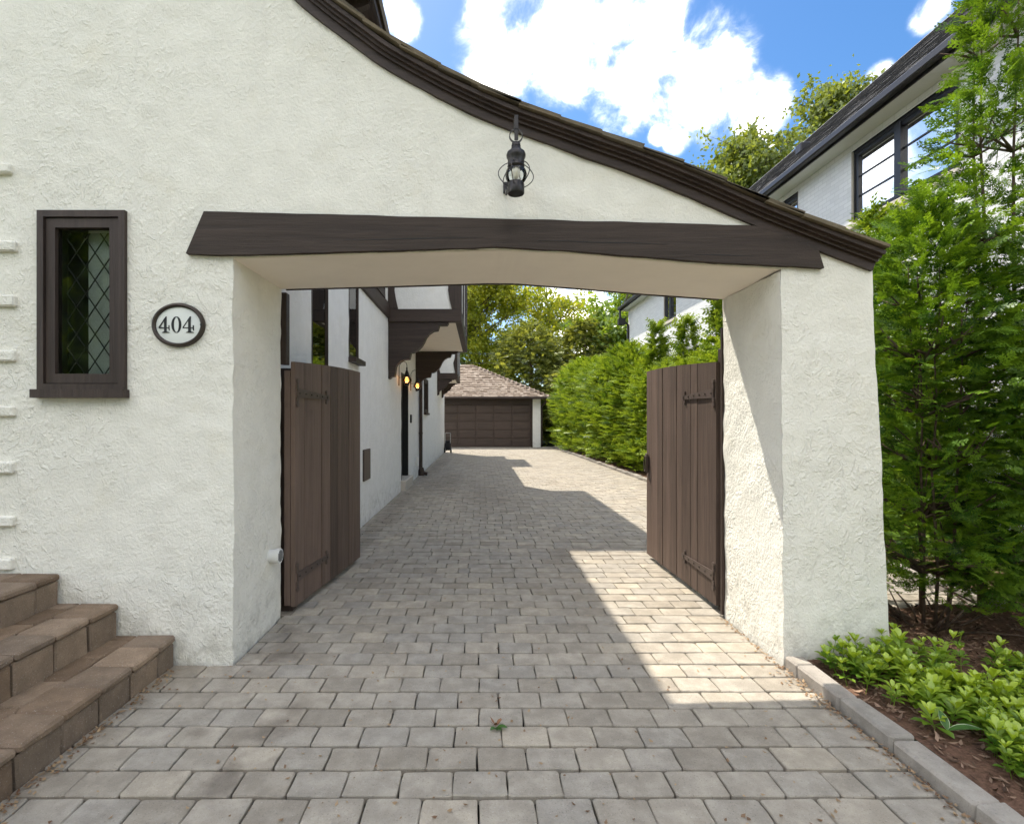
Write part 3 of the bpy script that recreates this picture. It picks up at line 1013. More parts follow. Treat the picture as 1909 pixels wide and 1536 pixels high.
def jetty(y0, y1, xo, zb, zt, front_panel, name, eave=0.35):
    root = thing_part(name, house, ((XW + xo) / 2, (y0 + y1) / 2, zb))
    t = 0.12
    # carcass of stucco
    part('panel', MB().box((XW - 0.02, y0 + 0.02, zb + 0.03), (xo - 0.02, y1 - 0.02, zt)), M['stucco_side'], root)
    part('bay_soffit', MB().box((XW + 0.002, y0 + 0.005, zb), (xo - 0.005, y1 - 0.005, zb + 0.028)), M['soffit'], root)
    bh = 0.205
    part('sill_beam', MB().box((XW + 0.003, y0 - 0.012, zb - 0.006), (xo + 0.004, y0 + 0.10, zb + bh), 0.006), M['trim_x'], root)
    part('sill_beam', MB().box((xo - 0.10, y0 + 0.101, zb - 0.005), (xo + 0.006, y1 - 0.101, zb + bh), 0.006), M['trim_y'], root)
    part('sill_beam', MB().box((XW + 0.003, y1 - 0.10, zb - 0.006), (xo + 0.004, y1 + 0.012, zb + bh), 0.006), M['trim_x'], root)

    def wavy_post(xa, xb, side, y):
        """side: +1 the wavy edge is at +x"""
        n = 16
        pairs = []
        for i in range(n + 1):
            z = zb + bh + 0.002 + (zt - zb - bh) * i / n
            k = 0.036 * math.sin((z - zb) * 9.0) + 0.01 * math.sin((z - zb) * 17)
            pairs.append(((xa + (k if side < 0 else 0), z), (xb + (k if side > 0 else 0), z)))
        return MB().ribbon(pairs, 'y', y - 0.008, y + 0.06)
    w = abs(xo - XW)
    part('corner_timber', wavy_post(XW + 0.003, XW + w * 0.115, 1, y0), M['trim_z'], root)
    part('corner_timber', wavy_post(xo - w * 0.155, xo + 0.003, -1, y0), M['trim_z'], root)
    ny = max(2, int((y1 - y0) / 1.2))
    for i in range(ny + 1):
        yy = y0 + (y1 - y0) * i / ny
        a, b = (yy - 0.07, yy + 0.07) if 0 < i < ny else ((yy + 0.061, yy + 0.2) if i == 0 else (yy - 0.14, yy))
        part('timber_post', MB().box((xo - 0.05, a, zb + bh + 0.002), (xo + 0.006, b, zt - 0.02), 0.005), M['trim_z'], root)
    # low hipped roof
    e = eave
    xi = XW - 1.0
    rf = MB()
    zr = zt + (xo + e - XW) * 0.55
    vs = [(xi, y0 - e, zt), (xo + e, y0 - e, zt), (xo + e, y1 + e, zt), (xi, y1 + e, zt),
          (xi, y0 - e, zt + .10), (xo + e, y0 - e, zt + .10), (xo + e, y1 + e, zt + .10), (xi, y1 + e, zt + .10),
          (xi, (y0 + y1) / 2 - 0.3, zr + 0.3), (xi, (y0 + y1) / 2 + 0.3, zr + 0.3)]
    rf.add(vs, [(3, 2, 1, 0), (0, 1, 5, 4), (1, 2, 6, 5), (2, 3, 7, 6), (4, 5, 8), (5, 6, 9, 8), (6, 7, 9), (0, 4, 8, 9, 7, 3)])
    part('bay_roof', rf, M['shake'], root)
    return root


def bracket(root, ya, yb, sc, zt):
    """scroll bracket scaled from the near one: outline is a list of (x, z) from the wall"""
    k = 8.44 / F_PX
    pts = [(XW + (px - 723) * k * sc, zt - (py - 600) * k * sc) for px, py in BR]
    # triangulate as vertical ribbon slices between the flat top edge and the scroll
    poly = pts[1:]
    mb = MB()
    n = 40
    xs = [XW + 0.003 + (pts[1][0] - XW - 0.006) * i / n for i in range(n + 1)]

    def zlow(x):
        best = zt
        for (a, b), (c, d) in zip(poly, poly[1:]):
            lo, hi = min(a, c), max(a, c)
            if lo <= x <= hi and hi - lo > 1e-6:
                best = min(best, b + (d - b) * (x - a) / (c - a))
        return min(best, zt - 0.01)
    mb.ribbon([((x, zlow(x)), (x, zt - 0.002)) for x in xs], 'y', ya, yb)
    part('bracket', mb, M['trim_x'], root)


bay1 = jetty(8.44, 12.25, -0.31, 2.98, 5.7, True, 'jettied_bay')
bracket(bay1, 8.46, 8.62, 1.0, 2.975)
bracket(bay1, 12.06, 12.22, 1.0, 2.975)
bay2 = jetty(18.1, 20.4, -0.80, 2.82, 5.9, False, 'jettied_bay', 0.30)
bracket(bay2, 18.13, 18.27, 0.62, 2.815)
bracket(bay2, 20.2, 20.34, 0.62, 2.815)

# ------------------------------------------------------------------ ground, driveway, kerbs
tag(part('ground', MB().add([(-160, -160, -0.09), (160, -160, -0.09), (160, 220, -0.09), (-160, 220, -0.09)], [(0, 1, 2, 3)]), M['soil'], None, origin=(0, 0, -0.09)), kind='structure')

drive_mb = MB()
drive_mb.box((-1.80, -3.0, -0.085), (1.80, YF + 0.03, -0.030))
drive_mb.box((-1.60, YF + 0.031, -0.085), (1.80, YB + 0.03, -0.0305))
drive_mb.box((-1.60, YB + 0.031, -0.085), (3.72, 26.0, -0.031))
drive = part('driveway', drive_mb, M['joint'], None, origin=(0, 0, 0))
tag(drive, kind='structure')


def paver_poly(x0, x1, y0, y1, r, n_c=2, ragged=0.0028):
    """tumbled outline, counter-clockwise"""
    j = lambda: r.uniform(-ragged, ragged)
    c = 0.008
    g, gy = 0.0024, (0.0064 if y0 < 7 else 0.0078)
    x0 += g; x1 -= g; y0 += gy; y1 -= gy
    pts = [(x0 + c * r.uniform(.5, 1.4), y0 + j()), ((x0 + x1) / 2, y0 + j()), (x1 - c * r.uniform(.5, 1.4), y0 + j()), (x1 + j(), y0 + c * r.uniform(.5, 1.4)),
           (x1 + j(), (y0 + y1) / 2), (x1 + j(), y1 - c * r.uniform(.5, 1.4)), (x1 - c * r.uniform(.5, 1.4), y1 + j()), ((x0 + x1) / 2, y1 + j()),
           (x0 + c * r.uniform(.5, 1.4), y1 + j()), (x0 + j(), y1 - c * r.uniform(.5, 1.4)), (x0 + j(), (y0 + y1) / 2), (x0 + j(), y0 + c * r.uniform(.5, 1.4))]
    return pts


def add_paver(mb, x0, x1, y0, y1, r, near):
    pts = paver_poly(x0, x1, y0, y1, r)
    if not near:
        pts = [pts[i] for i in (0, 2, 3, 5, 6, 8, 9, 11)]
    n = len(pts)
    cx, cy = (x0 + x1) / 2, (y0 + y1) / 2
    zt = r.uniform(-0.0022, 0.0022)
    tx, ty = r.uniform(-.012, .012), r.uniform(-.012, .012)
    zz = lambda x, y: zt + (x - cx) * tx + (y - cy) * ty
    bev = 0.0035
    vs = []
    for x, y in pts:
        sx, sy = cx + (x - cx) * (1 - 2 * bev / (x1 - x0)), cy + (y - cy) * (1 - 2 * bev / (y1 - y0))
        vs.append((sx, sy, zz(sx, sy)))
    for x, y in pts:
        vs.append((x, y, zz(x, y) - 0.004))
    for x, y in pts:
        vs.append((x, y, -0.05))
    fs = [tuple(range(n))]
    for i in range(n):
        k = (i + 1) % n
        fs.append((n + i, n + k, k, i))
        fs.append((2 * n + i, 2 * n + k, n + k, n + i))
    mb.add(vs, fs)


def build_pavers():
    r = random.Random(11)
    pitch = 0.143
    base = 1.838
    near_list, rest = [], MB()
    k0, k1 = int((-2.8 - base) / pitch), int((25.7 - base) / pitch)
    for k in range(k0, k1):
        y0, y1 = base + k * pitch, base + (k + 1) * pitch
        ym = (y0 + y1) / 2
        if y1 < YF - 0.005:
            xl, xrr = -1.70, 1.664
        elif y0 < YB + 0.01:
            xl, xrr = JL + 0.012, 1.664
        else:
            xl, xrr = XW + 0.012, 3.66
        bw = 0.235 if y0 < YB else 0.0
        xe = xrr - bw
        cuts = [xl]
        x = -1.90 - (0.1 if k % 2 else 0.0) - r.uniform(0.0, 0.02)
        while True:
            u = r.random()
            w = 0.103 if u < 0.006 else 0.2005 + r.uniform(-.003, .003)
            x += w
            if x > xe - 0.06: break
            if x > xl + 0.05: cuts.append(x)
        cuts.append(xe)
        if bw: cuts.append(xrr)
        for a, b in zip(cuts, cuts[1:]):
            near_list.append((a, b, y0, y1))
    # the 300 that show largest: visible in frame, nearest first
    def vis(p):
        cx, cy = (p[0] + p[1]) / 2, (p[2] + p[3]) / 2
        if cy < 1.66: return False
        px = VPX + cx * F_PX / cy
        return -20 < px < IMG_W + 20
    order = sorted([p for p in near_list if vis(p)], key=lambda p: p[2])
    near = set(order[:300])
    for p in near_list:
        if p in near:
            mb = MB()
            add_paver(mb, *p, r, True)
            part('paver', mb, M['paver'], drive)
        else:
            add_paver(rest, *p, r, p[2] < 7)
    o = part('distant_pavers', rest, M['paver'], drive)
    o['kind'] = 'stuff'


build_pavers()

kerb = part('kerb', MB().box((1.68, -2.6, -0.085), (1.78, YF - 0.04, -0.02)).box((3.675, 3.6, -0.085), (3.78, 25.7, -0.02)), M['joint'], None, origin=(1.8, 1, 0))
tag(kerb, kind='structure')


def kerb_run(x0, x1, y0, y1, h, ln):
    y = y0
    while y < y1 - 0.05:
        y2 = min(y + rng.uniform(ln * .85, ln * 1.15), y1)
        mb = MB()
        dz, dx = rng.uniform(-.008, .008), rng.uniform(-.006, .006)
        mb.box((x0 + dx, y + 0.003, -0.03), (x1 + dx, y2 - 0.003, h + dz), 0.010)
        nv = len(mb.v)
        mb.map(lambda p: p + noise.noise_vector(p * 9) * 0.009)
        part('kerb_stone', mb, M['kerb'], kerb)
        y = y2


kerb_run(1.672, 1.772, -2.4, YF - 0.03, 0.056, 0.33)
kerb_run(3.67, 3.79, 3.62, 25.6, 0.06, 0.45)
kerb_x = MB()

# planting beds -----------------------------------------------------------------------------------
def bed(name, x0, x1, y0, y1, n):
    mb = MB()
    grid_patch(mb, lambda u, v: (x0 + (x1 - x0) * u, y0 + (y1 - y0) * v, 0.03 + 0.05 * noise.noise(Vector((x0 + (x1 - x0) * u, y0 + (y1 - y0) * v, 0)) * 1.7)), int((x1 - x0) / 0.1), int((y1 - y0) / 0.1), amp=0.008)
    o = part(name, mb, M['mulch'], None, 'all', origin=(x0, y0, 0))
    tag(o, kind='structure')
    return o


bed_a = bed('planting_bed', 1.785, 6.15, -2.6, 3.60, 0)
bed_b = bed('hedge_bed', 3.785, 6.15, 3.62, 27.0, 0)


def bed_z(x, y): return 0.03 + 0.05 * noise.noise(Vector((x, y, 0)) * 1.7)


def scatter_flakes(name, pts, size, mat, label, cat, curl=0.35, aspect=0.55, tilt=0.35, n_var=None):
    n = len(pts)
    P0 = np.array(pts)
    ang = nrg.uniform(0, 2 * np.pi, n)
    s = nrg.uniform(size[0], size[1], n)
    tl = nrg.normal(0, tilt, (n, 2))
    ax = np.stack([np.cos(ang), np.sin(ang), tl[:, 0]], 1)
    ay = np.stack([-np.sin(ang), np.cos(ang), tl[:, 1]], 1)
    sh = np.array([(-0.5, 0), (-0.1, aspect / 2), (0.5, 0), (0.0, -aspect / 2)])
    V = P0[:, None, :] + s[:, None, None] * (sh[None, :, 0, None] * ax[:, None, :] + sh[None, :, 1, None] * ay[:, None, :])
    V[:, 0, 2] += s * curl * 0.35
    V[:, 2, 2] += s * curl * 0.25
    V[:, :, 2] = np.maximum(V[:, :, 2], P0[:, None, 2] - 0.001)
    tone = np.repeat(nrg.random(n), 4)
    me = np_mesh(name, V.reshape(-1, 3), np.arange(4 * n).reshape(-1, 4), tone)
    o = link_mesh(name, me, mat)
    tag(o, label, cat, kind='stuff')
    return o


pts = []
for i in range(16000):
    x, y = rng.uniform(1.8, 4.6), rng.uniform(0.9, 3.6) if rng.random() < .75 else rng.uniform(3.6, 6)
    if y > 3.6 and x < 3.8: continue
    if x < 2.32 and y > 2.83: continue
    pts.append((x, y, bed_z(x, y) + 0.012))
for i in range(5000):
    x, y = rng.uniform(3.8, 4.7), rng.uniform(5, 26)
    pts.append((x, y, bed_z(x, y) + 0.012))
scatter_flakes('bark_mulch', pts, (0.014, 0.045), M['chip'], 'reddish brown bark mulch chips covering the planting beds', 'mulch', 0.3, 0.35, 0.4)

# ------------------------------------------------------------------ garage at the end of the drive
def build_garage():
    YG = 25.8
    g = thing('garage', 'detached garage with brown panelled door and hipped cedar shake roof', 'garage', (0.2, YG, 0))
    x0, x1, dl, dr = -6.2, 3.05, -2.05, 2.53
    wl = MB()
    wl.box((dr + 0.12, YG, -0.08), (x1, YG + 0.25, 2.5)); wl.box((x0, YG, -0.08), (dl - 0.12, YG + 0.25, 2.5))
    wl.box((x1 - 0.2, YG + 0.251, -0.08), (x1 - 0.001, YG + 6.6, 2.5)); wl.box((x0 + 0.001, YG + 0.251, -0.08), (x0 + 0.2, YG + 6.6, 2.5)); wl.box((x0, YG + 6.601, -0.08), (x1, YG + 6.8, 2.5))
    part('wall', wl, M['stucco_side'], g)
    part('header', MB().box((dl - 0.118, YG + 0.004, 2.16), (dr + 0.118, YG + 0.2, 2.45)), M['trim_x'], g)
    for a in (dl - 0.118, dr + 0.02):
        part('door_frame', MB().box((a, YG + 0.006, 0), (a + 0.098, YG + 0.2, 2.158)), M['trim_z'], g)
    d = part('garage_door', MB().box((dl - 0.018, YG + 0.10, 0.005), (dr + 0.018, YG + 0.15, 2.156)), M['door'], g)
    cw = 0.916
    zs = [0.015 + i * 0.4275 for i in range(6)]
    for r in range(5):
        for c in range(5):
            a, b = dl + c * cw, dl + (c + 1) * cw
            z0, z1 = zs[r], zs[r + 1]
            part('panel', MB().box((a + 0.016, YG + 0.070, z0 + 0.012), (b - 0.016, YG + 0.099, z1 - 0.012), 0.012), M['door'], d)
            part('panel_field', MB().box((a + 0.09, YG + 0.055, z0 + 0.075), (b - 0.09, YG + 0.0695, z1 - 0.075), 0.012), M['door'], d)
    # hipped roof of shake courses
    ex0, ex1, ey0, ey1, ze = x0 - 0.38, x1 + 0.38, YG - 0.42, YG + 7.2, 2.52
    run = (ey1 - ey0) / 2
    zr = 4.46
    ym = (ey0 + ey1) / 2
    rx0, rx1 = ex0 + run, ex1 - run
    rf = MB()
    rf.add([(ex0, ey0, ze), (ex1, ey0, ze), (ex1, ey1, ze), (ex0, ey1, ze), (rx0 if rx0 < rx1 else (rx0 + rx1) / 2, ym, zr), (rx1, ym, zr)], [(0, 3, 2, 1), (0, 1, 5, 4), (1, 2, 5), (2, 3, 4, 5), (3, 0, 4)])
    roof = part('roof', rf, M['garage_shake'], g)
    sh = MB()
    slope = Vector((0, run, zr - ze))
    L = slope.length
    sl_ = slope.normalized()
    nrm = Vector((0, -sl_.z, sl_.y))
    nc = 18
    for k in range(nc):
        u0, u1 = k / nc, (k + 1.25) / nc
        xa, xb = ex0 + run * k / nc * (0.0 if False else 1.0), ex1 - run * k / nc
        x = max(xa, -3.4)
        while x < xb:
            w = rng.uniform(0.10, 0.22)
            x2 = min(x + w, xb)
            th = rng.uniform(0.028, 0.05)
            e = rng.uniform(-0.02, 0.02)
            b0 = Vector((0, ey0, ze)) + sl_ * (L * u0 + e)
            b1 = Vector((0, ey0, ze)) + sl_ * min(L * u1, L)
            q = [b0 + nrm * 0.004, b0 + nrm * (0.004 + th), b1 + nrm * 0.012, b1 + nrm * 0.002]
            poly = [(v.y, v.z) for v in q]
            sh.prism(poly, 'x', x + 0.003, x2 - 0.003)
            x = x2
    o = part('roof_shingles', sh, M['garage_shake'], roof)
    o['kind'] = 'stuff'
    # right slope in coarser courses, hip and ridge caps
    sh2 = MB()
    for k in range(nc):
        u0, u1 = k / nc, (k + 1.2) / nc
        ya, yb = ey0 + run * u0, ey1 - run * u0
        xx0, xx1 = ex1 - run * u0, ex1 - run * min(u1, 1)
        zz0, zz1 = ze + (zr - ze) * u0, ze + (zr - ze) * min(u1, 1)
        sh2.prism([(xx0 + .01, zz0 + .004), (xx0 + .01, zz0 + .045), (xx1, zz1 + .012), (xx1, zz1 + .002)], 'y', ya, yb)
    o = part('roof_shingles', sh2, M['garage_shake'], roof)
    o['kind'] = 'stuff'
    hip = MB()
    a, b = Vector((ex1, ey0, ze)), Vector((rx1, ym, zr))
    nh = 16
    dirv = (b - a).normalized()
    side = dirv.cross(Vector((0, 0, 1))).normalized()
    upv = side.cross(dirv)
    for k in range(nh):
        p0, p1 = a.lerp(b, k / nh), a.lerp(b, min(1, (k + 1.2) / nh))
        for sg in (1, -1):
            w = side * 0.13 * sg - upv * 0.06
            hip.add([p0 + upv * .075, p0 + upv * .045, p0 + w + upv * .045, p0 + w + upv * .075, p1 + upv * .05, p1 + upv * .02, p1 + w + upv * .02, p1 + w + upv * .05],
                    [(0, 1, 2, 3), (0, 3, 7, 4), (4, 7, 6, 5), (2, 6, 7, 3), (1, 5, 6, 2)])
    part('hip_cap', hip, M['garage_shake'], roof)
    rc = MB()
    x = -3.0
    while x < rx1:
        rc.prism([(ym - 0.16, zr - 0.03), (ym, zr + 0.075), (ym + 0.16, zr - 0.03), (ym, zr + 0.03)], 'x', x, min(x + 0.3, rx1 + .03))
        x += 0.303
    part('ridge_cap', rc, M['garage_shake'], roof)
    gut = MB().box((ex0, ey0 - 0.10, ze - 0.10), (ex1 + 0.02, ey0 - 0.012, ze + 0.012), 0.02)
    gut.box((ex0 + 0.1, ey0 - 0.011, ze - 0.09), (ex1 - 0.05, YG - 0.003, ze - 0.02))
    part('gutter', gut, M['trim_x'], g)
    part('downspout', MB().tube([(ex1 - 0.1, ey0 - 0.05, ze - 0.08), (ex1 - 0.18, YG - 0.1, ze - 0.3), (x1 + 0.06, YG + 0.06, ze - 0.45), (x1 + 0.06, YG + 0.06, 0.1)], 0.045, 8), M['trim_z'], g, True)
    # concrete apron strip
    tag(part('garage_apron', MB().box((-3.0, YG - 0.02, -0.08), (3.72, YG + 0.3, 0.004)).box((3.1, YG - 0.30, -0.08), (4.1, YG - 0.03, 0.03)), M['limestone'], None), kind='structure')


build_garage()

# ------------------------------------------------------------------ neighbouring white brick house
def build_neighbour():
    XN = 6.2
    y0, y1 = 2.2, 21.4
    n = thing('neighbour_house', 'white painted brick house with dark shingle roof and black windows behind the hedge', 'house', (XN + 4, 10, 0))
    ze = 6.08
    wins = [(6.62, 8.56, 4.62, 5.82), (9.98, 10.5, 4.75, 5.82), (12.5, 13.6, 4.62, 5.82), (3.6, 5.2, 4.62, 5.82), (16.2, 17.3, 4.62, 5.82)]
    ys = sorted({y0, y1} | {w[0] for w in wins} | {w[1] for w in wins})
    zs = sorted({-0.1, ze + .2} | {w[2] for w in wins} | {w[3] for w in wins})
    mb = MB()
    for a, b in zip(ys, ys[1:]):
        for c, d in zip(zs, zs[1:]):
            if any(w[0] < (a + b) / 2 < w[1] and w[2] < (c + d) / 2 < w[3] for w in wins): continue
            mb.add([(XN, a, c), (XN, b, c), (XN, b, d), (XN, a, d)], [(3, 2, 1, 0)])
    for yy in (y0, y1):
        mb.add([(XN, yy, -0.1), (XN + 5.6, yy, -0.1), (XN + 5.6, yy, ze), (XN + 2.8, yy, 8.9), (XN, yy, ze)], [(0, 1, 2, 3, 4)])
    mb.add([(XN + 5.6, y0, -.1), (XN + 5.6, y1, -.1), (XN + 5.6, y1, ze), (XN + 5.6, y0, ze)], [(0, 1, 2, 3)])
    part('wall', mb, M['brick'], n)
    for i, (a, b, c, d) in enumerate(wins):
        bars = (1, 2) if b - a > 1.0 else (0, 1)
        nm = 'window'
        w = window_unit(n, nm, ((XN, a, c), (0, 1, 0), b - a, d - c), (1, 0, 0), 0.05, 0.055, (M['black_trim'], M['dark']), (0, 2), None, proud=-0.03, pane_mat=M['pane_sky'], recess=0.09)
        if b - a > 1.0:
            m_ = (a + b) / 2 + 0.05
            part('mullion', MB().box((XN + 0.02, m_ - 0.06, c + 0.05), (XN + 0.13, m_ + 0.06, d - 0.05)), M['black_trim'], w)
        part('sill', MB().box((XN - 0.06, a - 0.05, c - 0.10), (XN + 0.09, b + 0.05, c - 0.002), 0.008), M['limestone'], w)
        for e0, e1 in ((a - 0.001, a + 0.018), (b - 0.018, b + 0.001)):
            part('reveal', MB().box((XN + 0.003, e0, c), (XN + 0.029, e1, d)), M['limestone'], w)
    # roof: steep slope above the drive, in courses
    XE, XR, ZR = 5.88, 9.0, 9.07
    rf = MB().prism([(XE, ze - 0.02), (XR, ZR - 0.05), (XR + 3.1, ze), (XR + 3.1, ze - 0.08), (XR, ZR - 0.16), (XE + .02, ze - 0.09)], 'y', y0 - 0.15, y1 + 0.12)
    roof = part('roof', rf, M['slate'], n)
    nc = 30
    L = Vector((XR - XE, ZR - ze))
    sh = MB()
    tdir = L.normalized()
    nn = Vector((-tdir[1], tdir[0]))
    for k in range(nc):
        a = Vector((XE, ze)) + L * (k / nc)
        b = Vector((XE, ze)) + L * min(1, (k + 1.15) / nc)
        y = y0 - 0.15 + rng.uniform(-.2, 0)
        while y < y1 + 0.12:
            y2 = min(y + rng.uniform(0.2, 0.4), y1 + 0.12)
            th = rng.uniform(0.012, 0.024)
            q = [a + nn * 0.002, b + nn * 0.002, b + nn * 0.006, a + nn * th]
            sh.prism([tuple(v) for v in q], 'y', max(y, y0 - 0.15) + .002, y2 - .002)
            y = y2
    o = part('roof_shingles', sh, M['slate'], roof)
    o['kind'] = 'stuff'
    part('ridge_flashing', MB().tube([(XR, y0 - .15, ZR), (XR, y1 + .12, ZR)], 0.03, 6), M['black_trim'], roof)
    part('gutter', MB().box((XE - 0.12, y0 - 0.15, ze - 0.13), (XE - 0.005, y1 + 0.10, ze - 0.005), 0.02), M['black_trim'], n)
    part('fascia', MB().box((XE - 0.004, y0 - 0.15, ze - 0.16), (XE + 0.02, y1 + 0.10, ze - 0.022)), M['black_trim'], n)
    part('eave_soffit', MB().box((XE + 0.021, y0 - 0.15, ze - 0.15), (XN - 0.002, y1 + 0.10, ze - 0.12)), M['brick'], n)
    for (u, yy) in ((0.45, 11.6), (0.40, 14.6)):
        p = Vector((XE, ze)) + L * u
        part('roof_vent', MB().box((p[0] - 0.02, yy, p[1] + 0.02), (p[0] + 0.22, yy + 0.22, p[1] + 0.24), 0.02), M['black_trim'], roof)
    ds = MB().tube([(XE - 0.06, y1 - 0.1, ze - 0.1), (XE - 0.06, y1 - 0.1, ze - 0.45), (XN - 0.05, y1 - 0.1, ze - 0.75), (XN - 0.05, y1 - 0.1, 0)], 0.05, 8)
    ds.box((XE - 0.14, y1 - 0.2, ze - 0.75), (XE + 0.14, y1 + 0.02, ze - 0.5))
    part('downspout', ds, M['black_trim'], n, True)


build_neighbour()

# ------------------------------------------------------------------ steps at the lower left
def build_steps():
    st = thing('block_steps', 'flight of three brown paver block steps against the stucco wall', 'steps', (-2.4, 1.6, 0))
    for k, (xf, zt) in enumerate([(fx(328), 0.160), (fx(222), 0.338), (fx(115), 0.505)]):
        zb = 0.0 if k == 0 else (0.160, 0.338)[k - 1]
        xb = xf - (0.36 if k < 2 else 1.2)
        y = YF - 0.006
        i = 0
        off = rng.uniform(0, .1)
        while y > -0.8:
            w = 0.205 + rng.uniform(-.012, .012)
            if i == 0: w = 0.12 + off
            y0 = y - w
            jx = rng.uniform(-.005, .005)

            def blk(a, b, bev):
                mb = MB().box(a, b, bev)
                mb.map(lambda p: p + noise.noise_vector(p * 11) * 0.007 + noise.noise_vector(p * 41) * 0.003)
                return mb
            part('block', blk((xf - 0.13, y0 + 0.005, zb - 0.03), (xf - 0.006 + jx, y - 0.005, zt - 0.042), 0.008), M['step'], st)
            part('tread_block', blk((xf - 0.205, y0 + 0.0045, zt - 0.036), (xf + 0.006 + jx, y - 0.0045, zt + rng.uniform(-.003, .003)), 0.010), M['step'], st)
            y = y0
            i += 1
        y = YF - 0.006
        x = xf - 0.209
        while x > xb:
            w2 = 0.13 if k < 2 else 0.2
            y = YF - 0.006 - rng.uniform(0, .1)
            part('tread_block', blk((x - w2, y, zt - 0.045), (x - 0.003, YF - 0.006, zt - 0.002), 0.006), M['step'], st)
            while y > -0.8:
                w = 0.205 + rng.uniform(-.02, .02)
                y0 = y - w
                part('tread_block', blk((x - w2 + 0.003, y0 + 0.0045, zt - 0.04), (x - 0.004, y - 0.0045, zt - 0.002 + rng.uniform(-.002, .002)), 0.008), M['step'], st)
                y = y0
            x -= w2
        part('step_core', MB().box((xb - 0.02, -0.8, zb - 0.05), (xf - 0.131, YF - 0.004, zt - 0.05)), M['joint'], st)


build_steps()

# ------------------------------------------------------------------ gates
def strap_hinge(y0, y1, z0, z1, x, face, root, xs):
    """tapered strap along the leaf from hinge (y0) to scroll tip (y1); face is +1/-1 direction of the visible side in x"""
    mb = MB()
    a, b = Vector((y0, z0)), Vector((y1, z1))
    t = (b - a).normalized(); n = Vector((-t[1], t[0]))
    w0, w1 = 0.034, 0.016
    xa, xb = (x, x + face * 0.008)
    q = [a - n * w0, a + n * w0, b + n * w1, b - n * w1]
    mb.prism([tuple(v) for v in q], 'x', xa, xb)
    # collar plate with two ball ends at the hinge, scroll rosette at the tip

    def disc(c, r, k=1.3):
        mb.prism([(c[0] + r * math.cos(i * math.pi / 5), c[1] + r * math.sin(i * math.pi / 5)) for i in range(10)], 'x', x + face * 0.0005, x + face * 0.008 * k)
    for s in (1, -1):
        mb.prism([tuple(a + n * s * 0.03 - t * 0.012), tuple(a + n * s * 0.03 + t * 0.018), tuple(a + n * s * 0.075 + t * 0.008), tuple(a + n * s * 0.075 - t * 0.008)], 'x', xa + face * .0002, xb)
        disc(a + n * s * 0.085, 0.017)
        c = b + n * s * 0.042 - t * 0.012
        disc(c, 0.013)
        mb.prism([tuple(b - n * s * 0.0 - t * 0.02), tuple(b + t * 0.005), tuple(c + t * 0.008), tuple(c - t * 0.008)], 'x', xa + face * .0003, xb)
    disc(b + t * 0.016, 0.026, 1.2)
    sh_ = lambda p: Vector((p.x + xs(p.y) + face * 0.0035, p.y, p.z))
    h = part('hinge_strap', mb.map(sh_), M['iron'], root)
    nl = MB()
    for k in range(6):
        c = a.lerp(b, 0.05 + k * 0.19)
        nl.prism([(c[0] + 0.007 * math.cos(i * math.pi / 3), c[1] + 0.007 * math.sin(i * math.pi / 3)) for i in range(6)], 'x', x + face * 0.0085, x + face * 0.013)
    part('nail_heads', nl.map(sh_), M['bronze'], h)


def build_gate(label, hx, hy, fx_, fy, ztop_h, ztop_f, zbot, face, nplank, seed):
    r = random.Random(seed)
    L = fy - hy
    g = thing('driveway_gate', label, 'gate', (hx, hy, 0), group='driveway gate leaves')
    xs = lambda y: hx + (fx_ - hx) * (y - hy) / L
    w = L / nplank
    th = 0.03

    def ztop(y):
        u = (y - hy) / L
        return ztop_h + (ztop_f - ztop_h) * math.sin(min(1, u * 1.05) * math.pi / 2)
    y = hy
    wid = [r.uniform(.75, 1.25) for _ in range(nplank)]
    tot = sum(wid)
    for i in range(nplank):
        y2 = y + L * wid[i] / tot
        e = r.uniform(0, 0.007)
        mb = MB()
        g_ = 0.0035
        pr = []
        for k in range(5):
            yy = y + g_ + (y2 - y - 2 * g_) * k / 4
            pr.append(((yy, zbot + r.uniform(-.002, .002)), (yy, ztop(yy))))
        mb.ribbon(pr, 'x', 0, -face * th)
        mb.v = [(xs(p[1]) + p[0] + face * (e - 0.002), p[1], p[2]) for p in mb.v]
        part('plank', mb, M['plank'], g)
        y = y2
    # back frame: stiles and ledges
    def back(y0, y1, z0, z1, t=0.045):
        mb = MB().box((0, y0, z0), (-face * t, y1, z1), 0.004)
        mb.v = [(xs(p[1]) + p[0] - face * (th + 0.0025), p[1], p[2]) for p in mb.v]
        return mb
    part('stile', back(hy + 0.005, hy + 0.10, zbot + .005, ztop_h - 0.06), M['plank'], g)
    part('stile', back(fy - 0.10, fy - 0.005, zbot + .005, ztop_f - 0.02), M['plank'], g)
    for z in (0.22, 1.52):
        part('ledge', back(hy + 0.101, fy - 0.101, z, z + 0.11), M['plank'], g)
    strap_hinge(hy + 0.03, hy + 0.53, 1.545, 1.535, 0, face, g, xs)
    strap_hinge(hy + 0.03, hy + 0.53, 0.245, 0.255, 0, face, g, xs)
    return g, xs


g1, xs1 = build_gate('brown plank gate leaf in shade beside the access panel', -1.300, 3.588, -1.146, 4.907, 1.762, 1.812, 0.045, 1, 9, 5)
g2, xs2 = build_gate('sunlit brown plank gate leaf with ring handle beside the arch pillar', 1.665, 3.61, 1.640, 5.05, 1.762, 1.83, 0.045, -1, 10, 8)
# ring handle on the sunlit leaf
hd = MB()
ring = [(xs2(5.0) - 0.03, 5.00 + 0.03 * math.sin(a) , 0.93 + 0.075 * math.cos(a)) for a in np.linspace(0, 2 * np.pi, 20)]
hd.tube(ring, 0.007, 6)
hd.box((xs2(5.0) - 0.022, 4.975, 0.84), (xs2(5.0) - 0.006, 5.025, 1.03), 0.004)
part('ring_handle', hd, M['iron'], g2)
